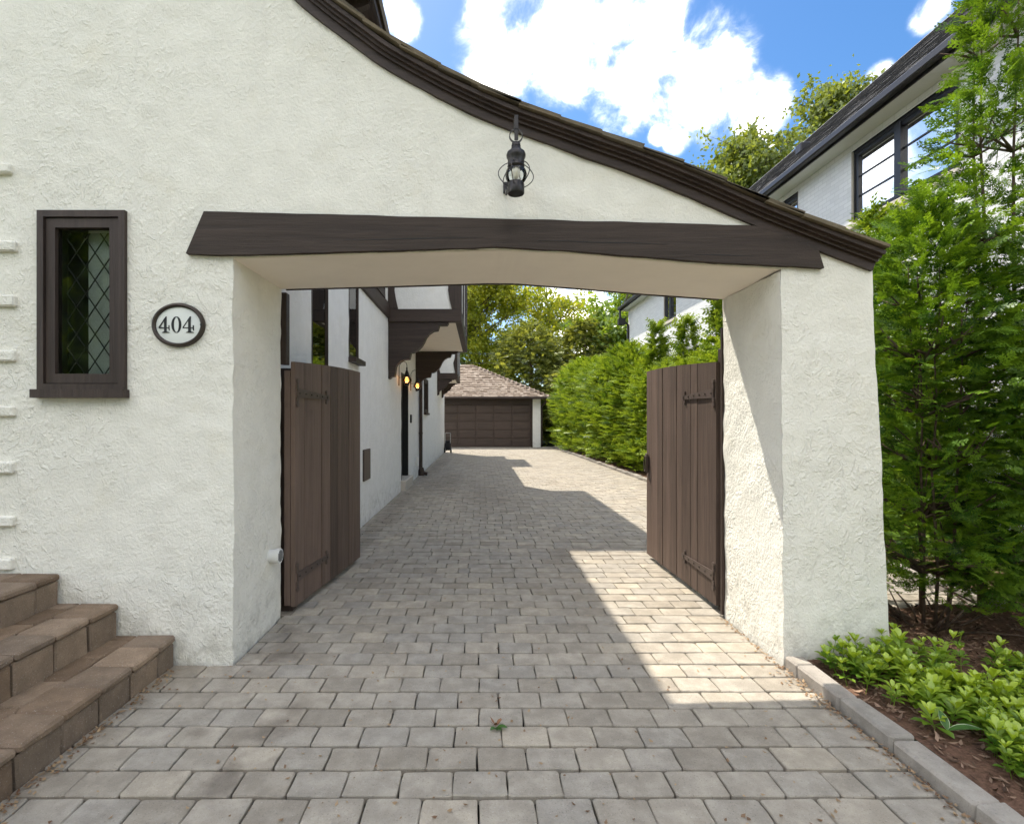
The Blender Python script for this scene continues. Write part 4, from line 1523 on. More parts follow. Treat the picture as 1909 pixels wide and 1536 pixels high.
# gate posts behind the wall
part('gate_post', MB().box((1.700, 3.56, 0.0), (1.762, 3.665, 1.86), 0.005).box((1.70, 3.60, 0.03), (1.755, 3.75, 0.10)), M['trim_z'], house)
part('gate_post', MB().box((-1.45, 3.625, 0.0), (-1.325, 3.70, 1.72), 0.005), M['trim_z'], house)
part('pillar_corner_strip', MB().box((1.668, YB + 0.005, 0.01), (1.69, YB + 0.026, 1.99)), M['trim_z'], house)

# ------------------------------------------------------------------ house number plaque
def build_plaque():
    cx, cz, rx, rz = fx(335), fz(607), 0.1465, 0.1225
    yw = YF - 0.004
    pl = thing('house_number_plaque', 'oval white number plaque with bronze rim on the stucco wall', 'plaque', (cx, yw, cz - rz))
    n = 56
    mb = MB()
    prof = [(1.0, 0.0), (1.0, -0.012), (0.965, -0.021), (0.91, -0.023), (0.86, -0.017), (0.845, -0.006)]
    vs, fs = [], []
    for k, dy in prof:
        for i in range(n):
            a = 2 * math.pi * i / n
            s = (1 - k) * 0.1465
            vs.append((cx + (rx - s) * math.cos(a), yw + dy, cz + (rz - s) * math.sin(a)))
    for j in range(len(prof) - 1):
        for i in range(n):
            fs.append((j * n + i, j * n + (i + 1) % n, (j + 1) * n + (i + 1) % n, (j + 1) * n + i))
    mb.add(vs, fs)
    part('rim', mb, M['bronze'], pl, True)
    fmb = MB()
    rings = 6
    vs, fs = [], []
    for j in range(rings + 1):
        q = j / rings
        for i in range(n):
            a = 2 * math.pi * i / n
            vs.append((cx + 0.1235 * q * math.cos(a), yw - 0.0075 - 0.006 * (1 - q * q), cz + 0.0995 * q * math.sin(a)))
    for j in range(rings):
        for i in range(n):
            fs.append((j * n + i, (j + 1) * n + i, (j + 1) * n + (i + 1) % n, j * n + (i + 1) % n))
    fmb.add(vs, fs)
    part('face', fmb, M['enamel'], pl, 'all')
    k = 1 / (13.96 * SF)

    def q(zx, zy): return (cx + (zx - 905) * k, cz - (zy - 795) * k)
    y0, y1 = yw - 0.0145, yw - 0.0085

    def four(dx):
        m_ = MB()
        m_.prism([q(548 + dx, 990), q(548 + dx, 640), q(598 + dx, 575), q(612 + dx, 575), q(612 + dx, 990)], 'y', y0, y1)
        m_.prism([q(405 + dx, 868), q(405 + dx, 852), q(590 + dx, 575), q(612 + dx, 580), q(428 + dx, 868)], 'y', y0 + .0002, y1)
        m_.prism([q(407 + dx, 882), q(407 + dx, 858), q(690 + dx, 858), q(690 + dx, 882)], 'y', y0 + .0004, y1)
        m_.prism([q(662 + dx, 900), q(662 + dx, 806), q(690 + dx, 800), q(692 + dx, 940), q(676 + dx, 940)], 'y', y0 + .0006, y1)
        m_.prism([q(492 + dx, 997), q(492 + dx, 982), q(548 + dx, 960), q(612 + dx, 960), q(685 + dx, 982), q(685 + dx, 997)], 'y', y0 + .0003, y1)
        part('numeral', m_, M['black'], pl)
    four(0)
    z = MB()
    prs = []
    for i in range(41):
        a = 2 * math.pi * i / 40
        prs.append((q(868 + 62 * math.cos(a), 787 + 194 * math.sin(a)), q(868 + 130 * math.cos(a), 787 + 210 * math.sin(a))))
    z.ribbon(prs, 'y', y0, y1)
    part('numeral', z, M['black'], pl)
    four(625)
    part('screw', MB().tube([(cx + 0.134, yw - 0.026, cz), (cx + 0.134, yw - 0.015, cz)], 0.006, 8), M['black'], pl)


build_plaque()

# ------------------------------------------------------------------ lanterns
def build_onion_lantern():
    Y = 2.62
    k = Y / F_PX
    c0 = P(962, 362, Y)
    ln = thing('hanging_lantern', 'dark metal onion lantern with wire cage hanging above the arch beam', 'lantern', (c0.x, Y, c0.z))
    Z = lambda py: (362 - py) * k
    base = MB().lathe([(14.8 * k, 0), (15.6 * k, 1.5 * k), (15.6 * k, Z(345)), (14.2 * k, Z(342)), (14.2 * k, Z(341))], c0, 24)
    part('base_cup', base, M['lantern_metal'], ln, True)
    top = MB().lathe([(15.2 * k, Z(313)), (16.2 * k, Z(311)), (15.6 * k, Z(309)), (15.4 * k, Z(298)), (17.6 * k, Z(294)), (18.2 * k, Z(290)), (16.5 * k, Z(285)), (11.0 * k, Z(281)), (8.2 * k, Z(275)), (7.6 * k, Z(274.5)),
                      (7.8 * k, Z(272)), (7.0 * k, Z(267)), (3.0 * k, Z(264.5)), (1.5 * k, Z(264))], c0, 24)
    t = part('vented_cap', top, M['lantern_metal'], ln, True)
    fl = MB()
    for i in range(14):
        a = 2 * math.pi * i / 14
        fl.tube([c0 + Vector((7.6 * k * math.cos(a), 7.6 * k * math.sin(a), Z(274))), c0 + Vector((6.5 * k * math.cos(a), 6.5 * k * math.sin(a), Z(267)))], 1.3 * k, 5)
    part('fluted_collar', fl, M['lantern_metal'], t)
    gl = MB().lathe([(13.6 * k, Z(342)), (18.5 * k, Z(335)), (20.5 * k, Z(327)), (18.5 * k, Z(319)), (14.5 * k, Z(312.5))], c0, 24)
    part('glass_globe', gl, M['clear'], ln, 'all')
    bl = MB().lathe([(1.0 * k, Z(337)), (5.0 * k, Z(331)), (7.5 * k, Z(324)), (7.8 * k, Z(317)), (5.5 * k, Z(311))], c0, 12)
    part('flame_bulb', bl, M['bulb_off'], ln, 'all')
    for i in range(6):
        a = 2 * math.pi * (i + 0.2) / 6
        path = []
        for j in range(13):
            u = j / 12
            zz = Z(306 + 42 * u)
            rr = (16 + 18 * math.sin(math.pi * u) ** 0.8) * k
            path.append(c0 + Vector((rr * math.cos(a), rr * math.sin(a), zz)))
        part('cage_wire', MB().tube(path, 0.9 * k, 5), M['lantern_metal'], ln, True)
    rg = [c0 + Vector((0, 13 * k * math.cos(a), 0)) * 0 + Vector((13 * k * math.sin(a), 0, Z(254) + 13 * k * math.cos(a))) for a in np.linspace(0, 2 * np.pi, 25)]
    rgm = MB()
    for i in range(24):
        p, q = Vector(rg[i]), Vector(rg[i + 1])
        ce = c0 + Vector((0, 0, Z(254)))
        pi, qi = ce + (p - ce) * 0.86, ce + (q - ce) * 0.86
        rgm.add([p + Vector((0, -.006, 0)), q + Vector((0, -.006, 0)), q + Vector((0, .006, 0)), p + Vector((0, .006, 0)), pi + Vector((0, -.006, 0)), qi + Vector((0, -.006, 0)), qi + Vector((0, .006, 0)), pi + Vector((0, .006, 0))],
                [(0, 1, 2, 3), (4, 7, 6, 5), (0, 4, 5, 1), (3, 2, 6, 7)])
    rgm.v = [tuple(Vector(v) + Vector((0, 0, 0))) for v in rgm.v]
    part('hanging_ring', rgm, M['lantern_metal'], ln)
    st = MB()
    xs_, zt = c0.x + 0.5 * k, c0.z + Z(216)
    st.box((xs_ - 3.6 * k, Y - 0.006, c0.z + Z(262)), (xs_ + 3.6 * k, Y + 0.002, zt), 0.001)
    st.box((xs_ - 3.6 * k, Y + 0.0025, zt - 0.008), (xs_ + 3.6 * k, YF - 0.10, zt), 0.001)
    part('strap_bracket', st, M['lantern_metal'], ln)
    zw = fz(352)
    wb = MB().tube([c0 + Vector((-14 * k, 0, 8 * k)), c0 + Vector((-17 * k, 0.06, 9 * k)), Vector((fx(943), YF - 0.005, zw))], 0.006, 6)
    wb.box((fx(938), YF - 0.02, zw - 0.03), (fx(949), YF + 0.003, zw + 0.03), 0.004)
    part('wall_stay', wb, M['lantern_metal'], ln)


build_onion_lantern()


def build_sconce(yy, label):
    z0 = 2.02
    b = Vector((XW + 0.155, yy, z0 + 0.02))
    s = thing('wall_sconce', label, 'wall lamp', (XW, yy, z0), group='lit sconces beside the black door')
    part('back_plate', MB().box((XW - 0.002, yy - 0.02, z0 - 0.02), (XW + 0.016, yy + 0.02, z0 + 0.17), 0.004), M['lantern_metal'], s)
    arm = [(XW + 0.01, yy, z0 + 0.15), (XW + 0.012, yy, z0 + 0.34), (XW + 0.04, yy, z0 + 0.40), (XW + 0.09, yy, z0 + 0.43), (XW + 0.14, yy, z0 + 0.41), (XW + 0.157, yy, z0 + 0.36), (XW + 0.155, yy, z0 + 0.30)]
    part('gooseneck', MB().tube(arm, 0.0055, 6).tube([(XW + 0.01, yy, z0 + 0.13), (b.x - 0.04, yy, z0 + 0.14)], 0.005, 6), M['lantern_metal'], s, True)
    part('cap', MB().lathe([(0.058, 0.115), (0.06, 0.125), (0.048, 0.16), (0.038, 0.19), (0.022, 0.23), (0.014, 0.25), (0.014, 0.30)], b, 14), M['lantern_metal'], s, True)
    part('base', MB().lathe([(0.035, -0.04), (0.045, -0.03), (0.045, 0.0), (0.052, 0.01)], b, 14), M['lantern_metal'], s, True)
    part('globe', MB().lathe([(0.05, 0.008), (0.078, 0.035), (0.085, 0.06), (0.078, 0.09), (0.055, 0.118)], b, 16), M['amber'], s, 'all')
    part('bulb', MB().lathe([(0.012, 0.02), (0.032, 0.045), (0.036, 0.065), (0.024, 0.09), (0.01, 0.105)], b, 10), M['bulb'], s, 'all')
    for i in range(6):
        a = math.pi * 2 * i / 6
        part('cage_wire', MB().tube([b + Vector((r * math.cos(a), r * math.sin(a), z)) for r, z in ((.05, .0), (.082, .03), (.090, .06), (.082, .09), (.058, .12))], 0.003, 4), M['lantern_metal'], s)
    lt = bpy.data.lights.new('sconce_glow', 'POINT')
    lt.energy = 0.6; lt.color = (1.0, 0.6, 0.25); lt.shadow_soft_size = 0.03
    lo = bpy.data.objects.new('sconce_glow', lt)
    COL.objects.link(lo); lo.parent = s
    lo.location = b + Vector((0.0, 0, 0.155)) - Vector((XW, yy, z0)) - Vector((0, 0, 0.045))


build_sconce(9.55, 'lit onion sconce on the stucco wall before the black door')
build_sconce(11.17, 'lit onion sconce above the intercom on the far side of the black door')

# ------------------------------------------------------------------ small cart by the far corner
def build_cart():
    cx, cy = -1.36, 21.55
    c = thing('push_mower', 'small black push mower with silver handle parked at the far house corner', 'mower', (cx, cy, 0))
    for dx in (-0.12, 0.14):
        w = MB()
        w.tube([(cx + dx - 0.03, cy - 0.1, 0.11), (cx + dx + 0.03, cy - 0.1, 0.11)], 0.11, 16)
        wh = part('wheel', w, M['black'], c, True)
        part('hub', MB().tube([(cx + dx - 0.036, cy - 0.1, 0.11), (cx + dx + 0.036, cy - 0.1, 0.11)], 0.06, 12), M['white_pvc'], wh, True)
    body = MB().box((cx - 0.14, cy - 0.12, 0.1), (cx + 0.14, cy + 0.10, 0.42), 0.05)
    body.box((cx - 0.10, cy - 0.08, 0.421), (cx + 0.10, cy + 0.06, 0.52), 0.03)
    part('motor_body', body, M['black'], c, True)
    h = MB()
    for dx in (-0.11, 0.11):
        h.tube([(cx + dx, cy + 0.02, 0.2), (cx + dx, cy + 0.08, 0.82)], 0.014, 6)
    h.tube([(cx - 0.11, cy + 0.08, 0.82), (cx + 0.11, cy + 0.08, 0.82)], 0.014, 6)
    part('handle', h, M['steel'], c, True)


build_cart()

# ------------------------------------------------------------------ vegetation
def frond(nl, nsub, wid=0.05):
    """flat arborvitae spray of unit length along +x, quads as (Q,4,3)"""
    q = []

    def strip(a, b, w):
        a, b = np.array(a), np.array(b)
        t = (b - a); L = np.linalg.norm(t); t = t / L
        n = np.array([-t[1], t[0]])
        m = a + (b - a) * 0.55
        q.append([a, m - n * w / 2, b, m + n * w / 2])
    strip((0, 0), (1, 0), wid * 0.8)
    for i in range(nl):
        u = 0.12 + 0.80 * i / max(1, nl - 1)
        ln = 0.52 * (1 - 0.62 * u) * (0.75 + 0.25 * math.sin(i * 2.1))
        for s in (1, -1):
            a = (u + (0.03 if s > 0 else 0), 0)
            an = math.radians(42) * s
            b = (a[0] + ln * math.cos(an), a[1] + ln * math.sin(an))
            strip(a, b, wid)
            for k in range(nsub):
                v = 0.28 + 0.62 * k / max(1, nsub)
                l2 = ln * 0.42 * (1 - 0.5 * v)
                c = (a[0] + (b[0] - a[0]) * v, a[1] + (b[1] - a[1]) * v)
                for s2 in ((1, -1) if k % 2 == 0 else (-1,)):
                    a2 = an + s2 * math.radians(40)
                    strip(c, (c[0] + l2 * math.cos(a2), c[1] + l2 * math.sin(a2)), wid * 0.85)
    Q = np.array(q)
    z = -0.10 * Q[:, :, 0] ** 2 - 0.12 * np.abs(Q[:, :, 1])
    return np.concatenate([Q, z[:, :, None]], 2)


def spray_mesh(name, pos, axis, size, tmpl, roll=None, tone=None):
    n = len(pos)
    a = axis / np.linalg.norm(axis, axis=1, keepdims=True)
    up = np.tile(np.array([0, 0, 1.0]), (n, 1))
    b = np.cross(up, a); b /= np.maximum(np.linalg.norm(b, axis=1, keepdims=True), 1e-4)
    c = np.cross(a, b)
    if roll is None:
        roll = nrg.uniform(-1.3, 1.3, n)
    cr, sr = np.cos(roll)[:, None], np.sin(roll)[:, None]
    b2, c2 = b * cr + c * sr, -b * sr + c * cr
    T = tmpl.reshape(-1, 3)
    V = pos[:, None, :] + size[:, None, None] * (T[None, :, 0, None] * a[:, None, :] + T[None, :, 1, None] * b2[:, None, :] + T[None, :, 2, None] * c2[:, None, :])
    m = T.shape[0]
    tn = nrg.random(n) if tone is None else tone
    tn = np.clip(np.repeat(tn, m).reshape(n, m) + np.tile((T[:, 0] - 0.5) * 0.35, (n, 1)), 0, 1)
    return np_mesh(name, V.reshape(-1, 3), np.arange(n * m).reshape(-1, 4), tn.ravel())


def conifer_points(H, prof, n, shell=0.55, z0=0.15, seed=0, lean=None, lobes=5):
    g = np.random.default_rng(seed)
    pos, ax = [], []
    ph = g.uniform(0, 6.28, 8)
    while len(pos) < n:
        z = z0 + (H - z0) * g.random()
        R = np.interp(z / H, [p[0] for p in prof], [p[1] for p in prof])
        if g.random() > (R / max(p[1] for p in prof)) ** 0.7 + 0.08: continue
        th = g.uniform(0, 2 * np.pi)
        R *= 1 + 0.22 * math.sin(lobes * th + ph[0] + z * 4.0) + 0.12 * math.sin((lobes + 4) * th + ph[1] - z * 7)
        r = R * (1 - shell * g.random() ** 1.8)
        pos.append((r * math.cos(th), r * math.sin(th), z))
        upf = g.uniform(-0.15, 0.75) + 0.6 * max(0, z / H - 0.75) * 4
        ax.append((math.cos(th) + g.normal(0, .35), math.sin(th) + g.normal(0, .35), upf))
    return np.array(pos), np.array(ax)


def tree_thing(name, label, loc, group=None, cat='tree'):
    return thing(name, label, cat, loc, group)


def stems(H, n, spread, r0, seed, branches=0, crown_r=0.6):
    r = random.Random(seed)
    mb = MB()
    for i in range(n):
        a = r.uniform(0, 6.28)
        bx_, by_ = 0.08 * math.cos(a) * (n > 1), 0.08 * math.sin(a) * (n > 1)
        tx, ty = spread * math.cos(a) * r.uniform(.4, 1), spread * math.sin(a) * r.uniform(.4, 1)
        pts = [(bx_, by_, -0.05)]
        for k in range(1, 8):
            u = k / 7
            pts.append((bx_ + (tx - bx_) * u ** 0.8 + r.uniform(-.02, .02), by_ + (ty - by_) * u ** 0.8 + r.uniform(-.02, .02), H * u * r.uniform(.96, 1.0)))
        mb.tube(pts, [r0 * (1 - 0.85 * k / 7) for k in range(8)], 7)
        for k in range(branches):
            u = r.uniform(0.04, 0.92)
            p = Vector(pts[min(7, int(u * 7))])
            th = r.uniform(0, 6.28)
            L = crown_r * r.uniform(.6, 1.0) * (1.1 - u * 0.6)
            q = p + Vector((math.cos(th) * L * .55, math.sin(th) * L * .55, L * .28))
            e = p + Vector((math.cos(th) * L, math.sin(th) * L, L * r.uniform(.3, .8)))
            mb.tube([p, q, e], [0.010, 0.007, 0.003], 5)
    return mb


FR_NEAR = frond(6, 2, 0.070)
FR_FAR = frond(4, 0, 0.20)
FR_MID = frond(5, 1, 0.11)


def local_part(name, mb, mat, parent):
    o = part(name, mb, mat, None, 'all', origin=(0, 0, 0))
    o.parent = parent
    o.location = (0, 0, 0)
    return o


def near_arbor(label, loc, H, prof, n, size, seed, st, shell=0.6, z0=0.2, lobes=5):
    t = tree_thing('arborvitae', label, loc, 'arborvitae beside the arch pillar')
    pos, ax = conifer_points(H, prof, n, shell, z0, seed, lobes=lobes)
    g = np.random.default_rng(seed + 50)
    sz = g.uniform(size[0], size[1], n)
    me = spray_mesh('crown', pos, ax, sz, FR_NEAR, roll=g.normal(0, 0.75, n))
    o = link_mesh('crown', me, M['arbor'])
    o.parent = t
    local_part('trunk', st, M['bark'], t)
    return t


near_arbor('tall arborvitae with bare upper stems before the neighbour house window', (3.64, 3.62, 0.0), 4.85, [(0, .25), (.12, .45), (.35, .62), (.55, .54), (.66, .38), (.80, .16), (1, .02)], 3000, (0.09, 0.20), 21, stems(4.7, 3, 0.16, 0.020, 3, 30, 0.5), 0.9)
near_arbor('bushy arborvitae touching the outer face of the arch pillar', (2.98, 3.40, 0.0), 2.80, [(0, .30), (.10, .46), (.25, .58), (.55, .56), (.78, .40), (.92, .20), (1, .03)], 4000, (0.08, 0.17), 33, stems(2.5, 5, 0.26, 0.011, 8, 34, 0.5), 0.85, 0.22)
near_arbor('arborvitae cut off by the picture edge behind the ground cover', (3.62, 2.95, 0.0), 3.0, [(0, .36), (.10, .52), (.35, .62), (.6, .50), (.85, .26), (1, .03)], 3400, (0.09, 0.18), 47, stems(2.8, 4, 0.28, 0.012, 12, 30, 0.55), 0.85, 0.2)

# clipped hedge of arborvitae along the drive
HPROF = [(0, .62), (.08, .80), (.5, .86), (.82, .72), (.93, .42), (1, .08)]
HPROF2 = [(0, .55), (.1, .68), (.5, .62), (.60, .36), (.74, .16), (1, .02)]


def hedge_proto(seed, H, prof, n, size, lobes):
    g = np.random.default_rng(seed)
    pos, ax = conifer_points(H, prof, n, 0.5, 0.12, seed, lobes=lobes)
    sz = g.uniform(size[0], size[1], n)
    me = spray_mesh('crown', pos, ax, sz, FR_MID, roll=g.normal(0, 0.8, n))
    return me


hm = [hedge_proto(61, 3.25, HPROF, 3000, (0.16, 0.34), 6), hedge_proto(62, 3.35, HPROF, 3000, (0.16, 0.34), 5), hedge_proto(63, 3.9, HPROF2, 2400, (0.16, 0.36), 4), hedge_proto(64, 3.7, HPROF2, 2200, (0.16, 0.34), 5)]
for m_ in hm: m_.materials.append(M['hedge'])
hst = stems(3.3, 2, 0.12, 0.04, 77, 8, 0.5)
htr = None
yy = 6.2
i = 0
while yy < 25.4:
    far = yy > 14.6
    tall = (not far) and i % 2 == 0
    v = (i % 2) if (far or not tall) else 2 + (i // 2) % 2
    H = ('clipped arborvitae in the dense hedge beyond the gate along the kerb' if far else
         'loose-topped arborvitae standing above the hedge behind the sunlit gate' if tall else 'shorter clipped arborvitae between the loose-topped ones behind the sunlit gate')
    t = tree_thing('hedge_arborvitae', H, (4.75 + rng.uniform(-.05, .05), yy, 0.02), 'arborvitae of the clipped hedge' if far else 'loose-topped hedge arborvitae' if tall else 'short hedge arborvitae behind the gate')
    o = link_mesh('crown', hm[v], M['hedge'])
    o.parent = t
    o.location = (0, 0, 0)
    if htr is None:
        htr = local_part('trunk', hst, M['bark'], t)
    else:
        c_ = htr.copy(); COL.objects.link(c_); c_.parent = t
    t.rotation_euler = (0, 0, rng.uniform(0, 6.28))
    s_ = rng.uniform(0.96, 1.04) * (1.0 + 0.018 * max(0, yy - 14))
    t.scale = (s_, s_, s_ * rng.uniform(.97, 1.04) * (1.0 if far or tall else 0.83))
    yy += 0.92 + rng.uniform(-.06, .06)
    i += 1


def leaf_mesh(name, centers, size, droop=0.3, g=None, tone=None, aspect=0.62):
    n = len(centers)
    g = g or nrg
    d = g.normal(0, 1, (n, 3)); d[:, 2] -= droop
    d /= np.linalg.norm(d, axis=1, keepdims=True)
    e = np.cross(d, g.normal(0, 1, (n, 3))); e /= np.linalg.norm(e, axis=1, keepdims=True)
    f = np.cross(d, e)
    s = g.uniform(size[0], size[1], n)[:, None]
    w = s * aspect * 0.5
    V = np.stack([centers, centers + d * s * 0.45 + e * w + f * s * 0.10, centers + d * s, centers + d * s * 0.45 - e * w + f * s * 0.10], 1)
    tn = np.repeat(g.random(n) if tone is None else tone, 4)
    return np_mesh(name, V.reshape(-1, 3), np.arange(4 * n).reshape(-1, 4), tn)


def broad_tree(name, label, loc, H, crown_z, radii, leafmat, n_leaf, leaf_size, seed, nb=26, sub=5, trunk_r=0.22, clump=0.5, group=None, bark='bark_grey', hollow=0.35):
    r = random.Random(seed)
    g = np.random.default_rng(seed)
    t = tree_thing(name, label, loc, group)
    mb = MB()
    tr = [Vector((0, 0, -0.1))]
    for k in range(1, 9):
        u = k / 8
        tr.append(Vector((r.uniform(-.15, .15) * u * 2, r.uniform(-.15, .15) * u * 2, H * 0.86 * u)))
    mb.tube(tr, [trunk_r * (1 - 0.82 * k / 8) for k in range(9)], 8)
    C = Vector((0, 0, crown_z))
    tips = []
    for b in range(nb):
        while True:
            v = Vector((r.uniform(-1, 1), r.uniform(-1, 1), r.uniform(-1, 1)))
            if hollow < v.length < 1: break
        e = C + Vector((v.x * radii[0], v.y * radii[1], v.z * radii[2]))
        zs_ = max(H * 0.2, min(H * 0.8, e.z - (Vector((e.x, e.y)).length) * r.uniform(.5, .9)))
        k = min(7, int(zs_ / (H * 0.86) * 8))
        s = tr[k].lerp(tr[k + 1], (zs_ / (H * 0.86) * 8) - k)
        mid = s.lerp(e, 0.5) + Vector((r.uniform(-.3, .3), r.uniform(-.3, .3), r.uniform(0, .5)))
        br = trunk_r * 0.32 * (1 - 0.5 * zs_ / H)
        mb.tube([s, mid, e], [br, br * 0.6, br * 0.18], 6)
        tips.append((e, 1.0)); tips.append((mid.lerp(e, 0.5), .7))
        for q in range(sub):
            a = mid.lerp(e, r.uniform(0.0, 0.9))
            f = a + Vector((r.gauss(0, 1), r.gauss(0, 1), r.gauss(.3, .8))).normalized() * r.uniform(.5, 1.3) * clump * 2.0
            mb.tube([a, a.lerp(f, .5) + Vector((0, 0, .05)), f], [br * 0.3, br * 0.2, br * 0.08], 5)
            tips.append((f, 1.0)); tips.append((a.lerp(f, .6), .6))
    ws = np.array([w for _, w in tips]); ws /= ws.sum()
    T = np.array([tuple(p) for p, _ in tips])
    idx = g.choice(len(T), n_leaf, p=ws)
    cen = T[idx] + g.normal(0, 1, (n_leaf, 3)) * clump * np.array([.5, .5, .38]) * g.uniform(.4, 1.2, (n_leaf, 1))
    ctone = g.random(len(T))
    tone = np.clip(ctone[idx] * 0.6 + g.random(n_leaf) * 0.4, 0, 1)
    o = link_mesh('crown', leaf_mesh('crown', cen, leaf_size, 0.4, g, tone), M[leafmat])
    o.parent = t
    local_part('trunk', mb, M[bark], t)
    return t


broad_tree('spring_tree', 'tall yellow-green tree rising behind the jettied bay and garage', (-0.2, 37, 0), 14.5, 9.0, (4.6, 4, 5.2), 'leaf_spring', 26000, (0.16, 0.32), 101, 44, 6, 0.26, 0.75)
broad_tree('spring_tree', 'airy pale green tree with sky gaps right of the yellow-green one', (5.2, 40, 0), 13.0, 8.8, (4.8, 4, 4.0), 'leaf_spring', 11000, (0.16, 0.30), 102, 34, 6, 0.22, 0.7)
broad_tree('maple_tree', 'bright green leafy tree beside the far corner of the white brick house', (9.6, 34, 0), 11.5, 6.4, (3.2, 3, 4.6), 'leaf_green', 24000, (0.18, 0.34), 103, 44, 6, 0.22, 0.7)
broad_tree('oak_tree', 'oak with open branching crown showing above the dark neighbour roof', (15.9, 30, 0), 18.2, 15.0, (3.3, 3.0, 2.8), 'leaf_oak', 12000, (0.2, 0.36), 104, 40, 6, 0.34, 0.75, hollow=0.3)
broad_tree('oak_tree', 'taller oak crown fragment higher along the dark neighbour roof', (20.3, 30, 0), 20.8, 17.8, (2.8, 2.8, 2.6), 'leaf_oak', 10000, (0.2, 0.36), 105, 34, 6, 0.34, 0.7, hollow=0.3)
broad_tree('maple_tree', 'deep green tree low behind the garage ridge', (-4.5, 36, 0), 9.5, 5.5, (3.6, 3, 3.8), 'leaf_green', 14000, (0.2, 0.36), 106, 34, 5, 0.22, 0.7)


def yew(label, loc, H, prof, n, size, seed):
    g = np.random.default_rng(seed)
    t = tree_thing('yew_tree', label, loc, 'dark evergreens behind the garage')
    pos, ax = conifer_points(H, prof, n, 0.42, 0.3, seed, lobes=7)
    ax[:, 2] -= 0.35
    # bunch the sprays into boughs
    nb = 130
    bp, ba = conifer_points(H, prof, nb, 0.3, 0.5, seed + 9, lobes=6)
    k = g.integers(0, nb, n // 2)
    pos[: n // 2] = bp[k] + g.normal(0, 1, (n // 2, 3)) * np.array([.38, .38, .22])
    sz = g.uniform(size[0], size[1], n)
    o = link_mesh('crown', spray_mesh('crown', pos, ax, sz, FR_FAR, roll=g.normal(0, 0.9, n)), M['yew'])
    o.parent = t
    local_part('trunk', stems(H * 0.95, 2, 0.4, 0.14, seed, 22, prof[2][1]), M['bark'], t)


yew('broad dark evergreen behind the garage roof hip', (3.0, 31.5, 0), 7.3, [(0, 1.6), (.2, 2.3), (.5, 2.3), (.75, 1.7), (.92, .9), (1, .15)], 7000, (0.24, 0.5), 201)
yew('dark evergreen standing between garage and bright green tree', (6.6, 32.5, 0), 7.6, [(0, 1.6), (.2, 2.2), (.5, 2.2), (.75, 1.6), (.92, .8), (1, .15)], 7000, (0.24, 0.5), 202)
yew('low dark evergreen at the garage corner end of the hedge', (4.9, 28.4, 0), 4.2, [(0, 1.2), (.2, 1.5), (.5, 1.4), (.75, 1.0), (.92, .6), (1, .1)], 4000, (0.2, 0.42), 203)

# trees behind the camera, added to block low sky and dim facade and window glass
for k, (x, y, h) in enumerate(((-12.6, -10.5, 9.5), (0.5, -14.0, 8.5), (7.5, -12.0, 8.0))):
    broad_tree('blocker_tree', ('out-of-view tree mirrored in the leaded window', 'unseen tree opposite the archway, added to dim the facade', 'unseen tree opposite the ground cover bed, added to dim the facade')[k],
               (x, y, 0), h, h * 0.56, (4.2, 3.2, h * 0.42), 'leaf_green', 6500, (0.4, 0.7), 300 + k, 26, 3, 0.25, 1.0)

# a distant belt of shrubs closing the garden
bp = []
for i in range(16000):
    x = rng.uniform(-30, 40)
    h_ = 3.2 + 1.6 * noise.noise(Vector((x * 0.3, 2, 0))) + 0.8 * noise.noise(Vector((x * 1.1, 5, 0)))
    bp.append((x, 44 + rng.gauss(0, 1.0), max(0.1, h_ * rng.random() ** 0.7)))
o = link_mesh('far_shrubbery', leaf_mesh('far_shrubbery', np.array(bp), (0.3, 0.6), 0.3), M['leaf_green'])
tag(o, 'far green shrubbery closing the garden behind the garage', 'shrubbery', kind='stuff')

# utility wires crossing behind the garage
for k, (za, zb) in enumerate(((4.95, 4.85), (5.55, 5.5))):
    pts = [(-14 + 34 * u, 30.5 + 0.4 * k, za + (zb - za) * u - 0.5 * 4 * u * (1 - u) * 0.3) for u in np.linspace(0, 1, 24)]
    w = part('utility_wire', MB().tube(pts, 0.011, 5), M['wire'], None)
    tag(w, ('lower' if k == 0 else 'upper') + ' thin utility wire crossing the trees behind the garage', 'wire')


# ground cover: whorled rosettes in the bed -------------------------------------------------------
def leaf_shape(L, W, g):
    """obovate leaf along +x, two halves folded; returns verts (10,3), quads (4)"""
    xs = np.array([0, .30, .58, .80, 1.0])
    hw = np.array([.04, .24, .50, .46, .06]) * W
    up = np.array([0, .02, .05, .06, .02])
    v = []
    for x, h, u in zip(xs, hw, up):
        v += [(x * L, -h, u * L + h * .35), (x * L, 0, u * L), (x * L, h, u * L + h * .35)]
    f = []
    for i in range(4):
        a = i * 3
        f += [(a, a + 3, a + 4, a + 1), (a + 1, a + 4, a + 5, a + 2)]
    return np.array(v), np.array(f)


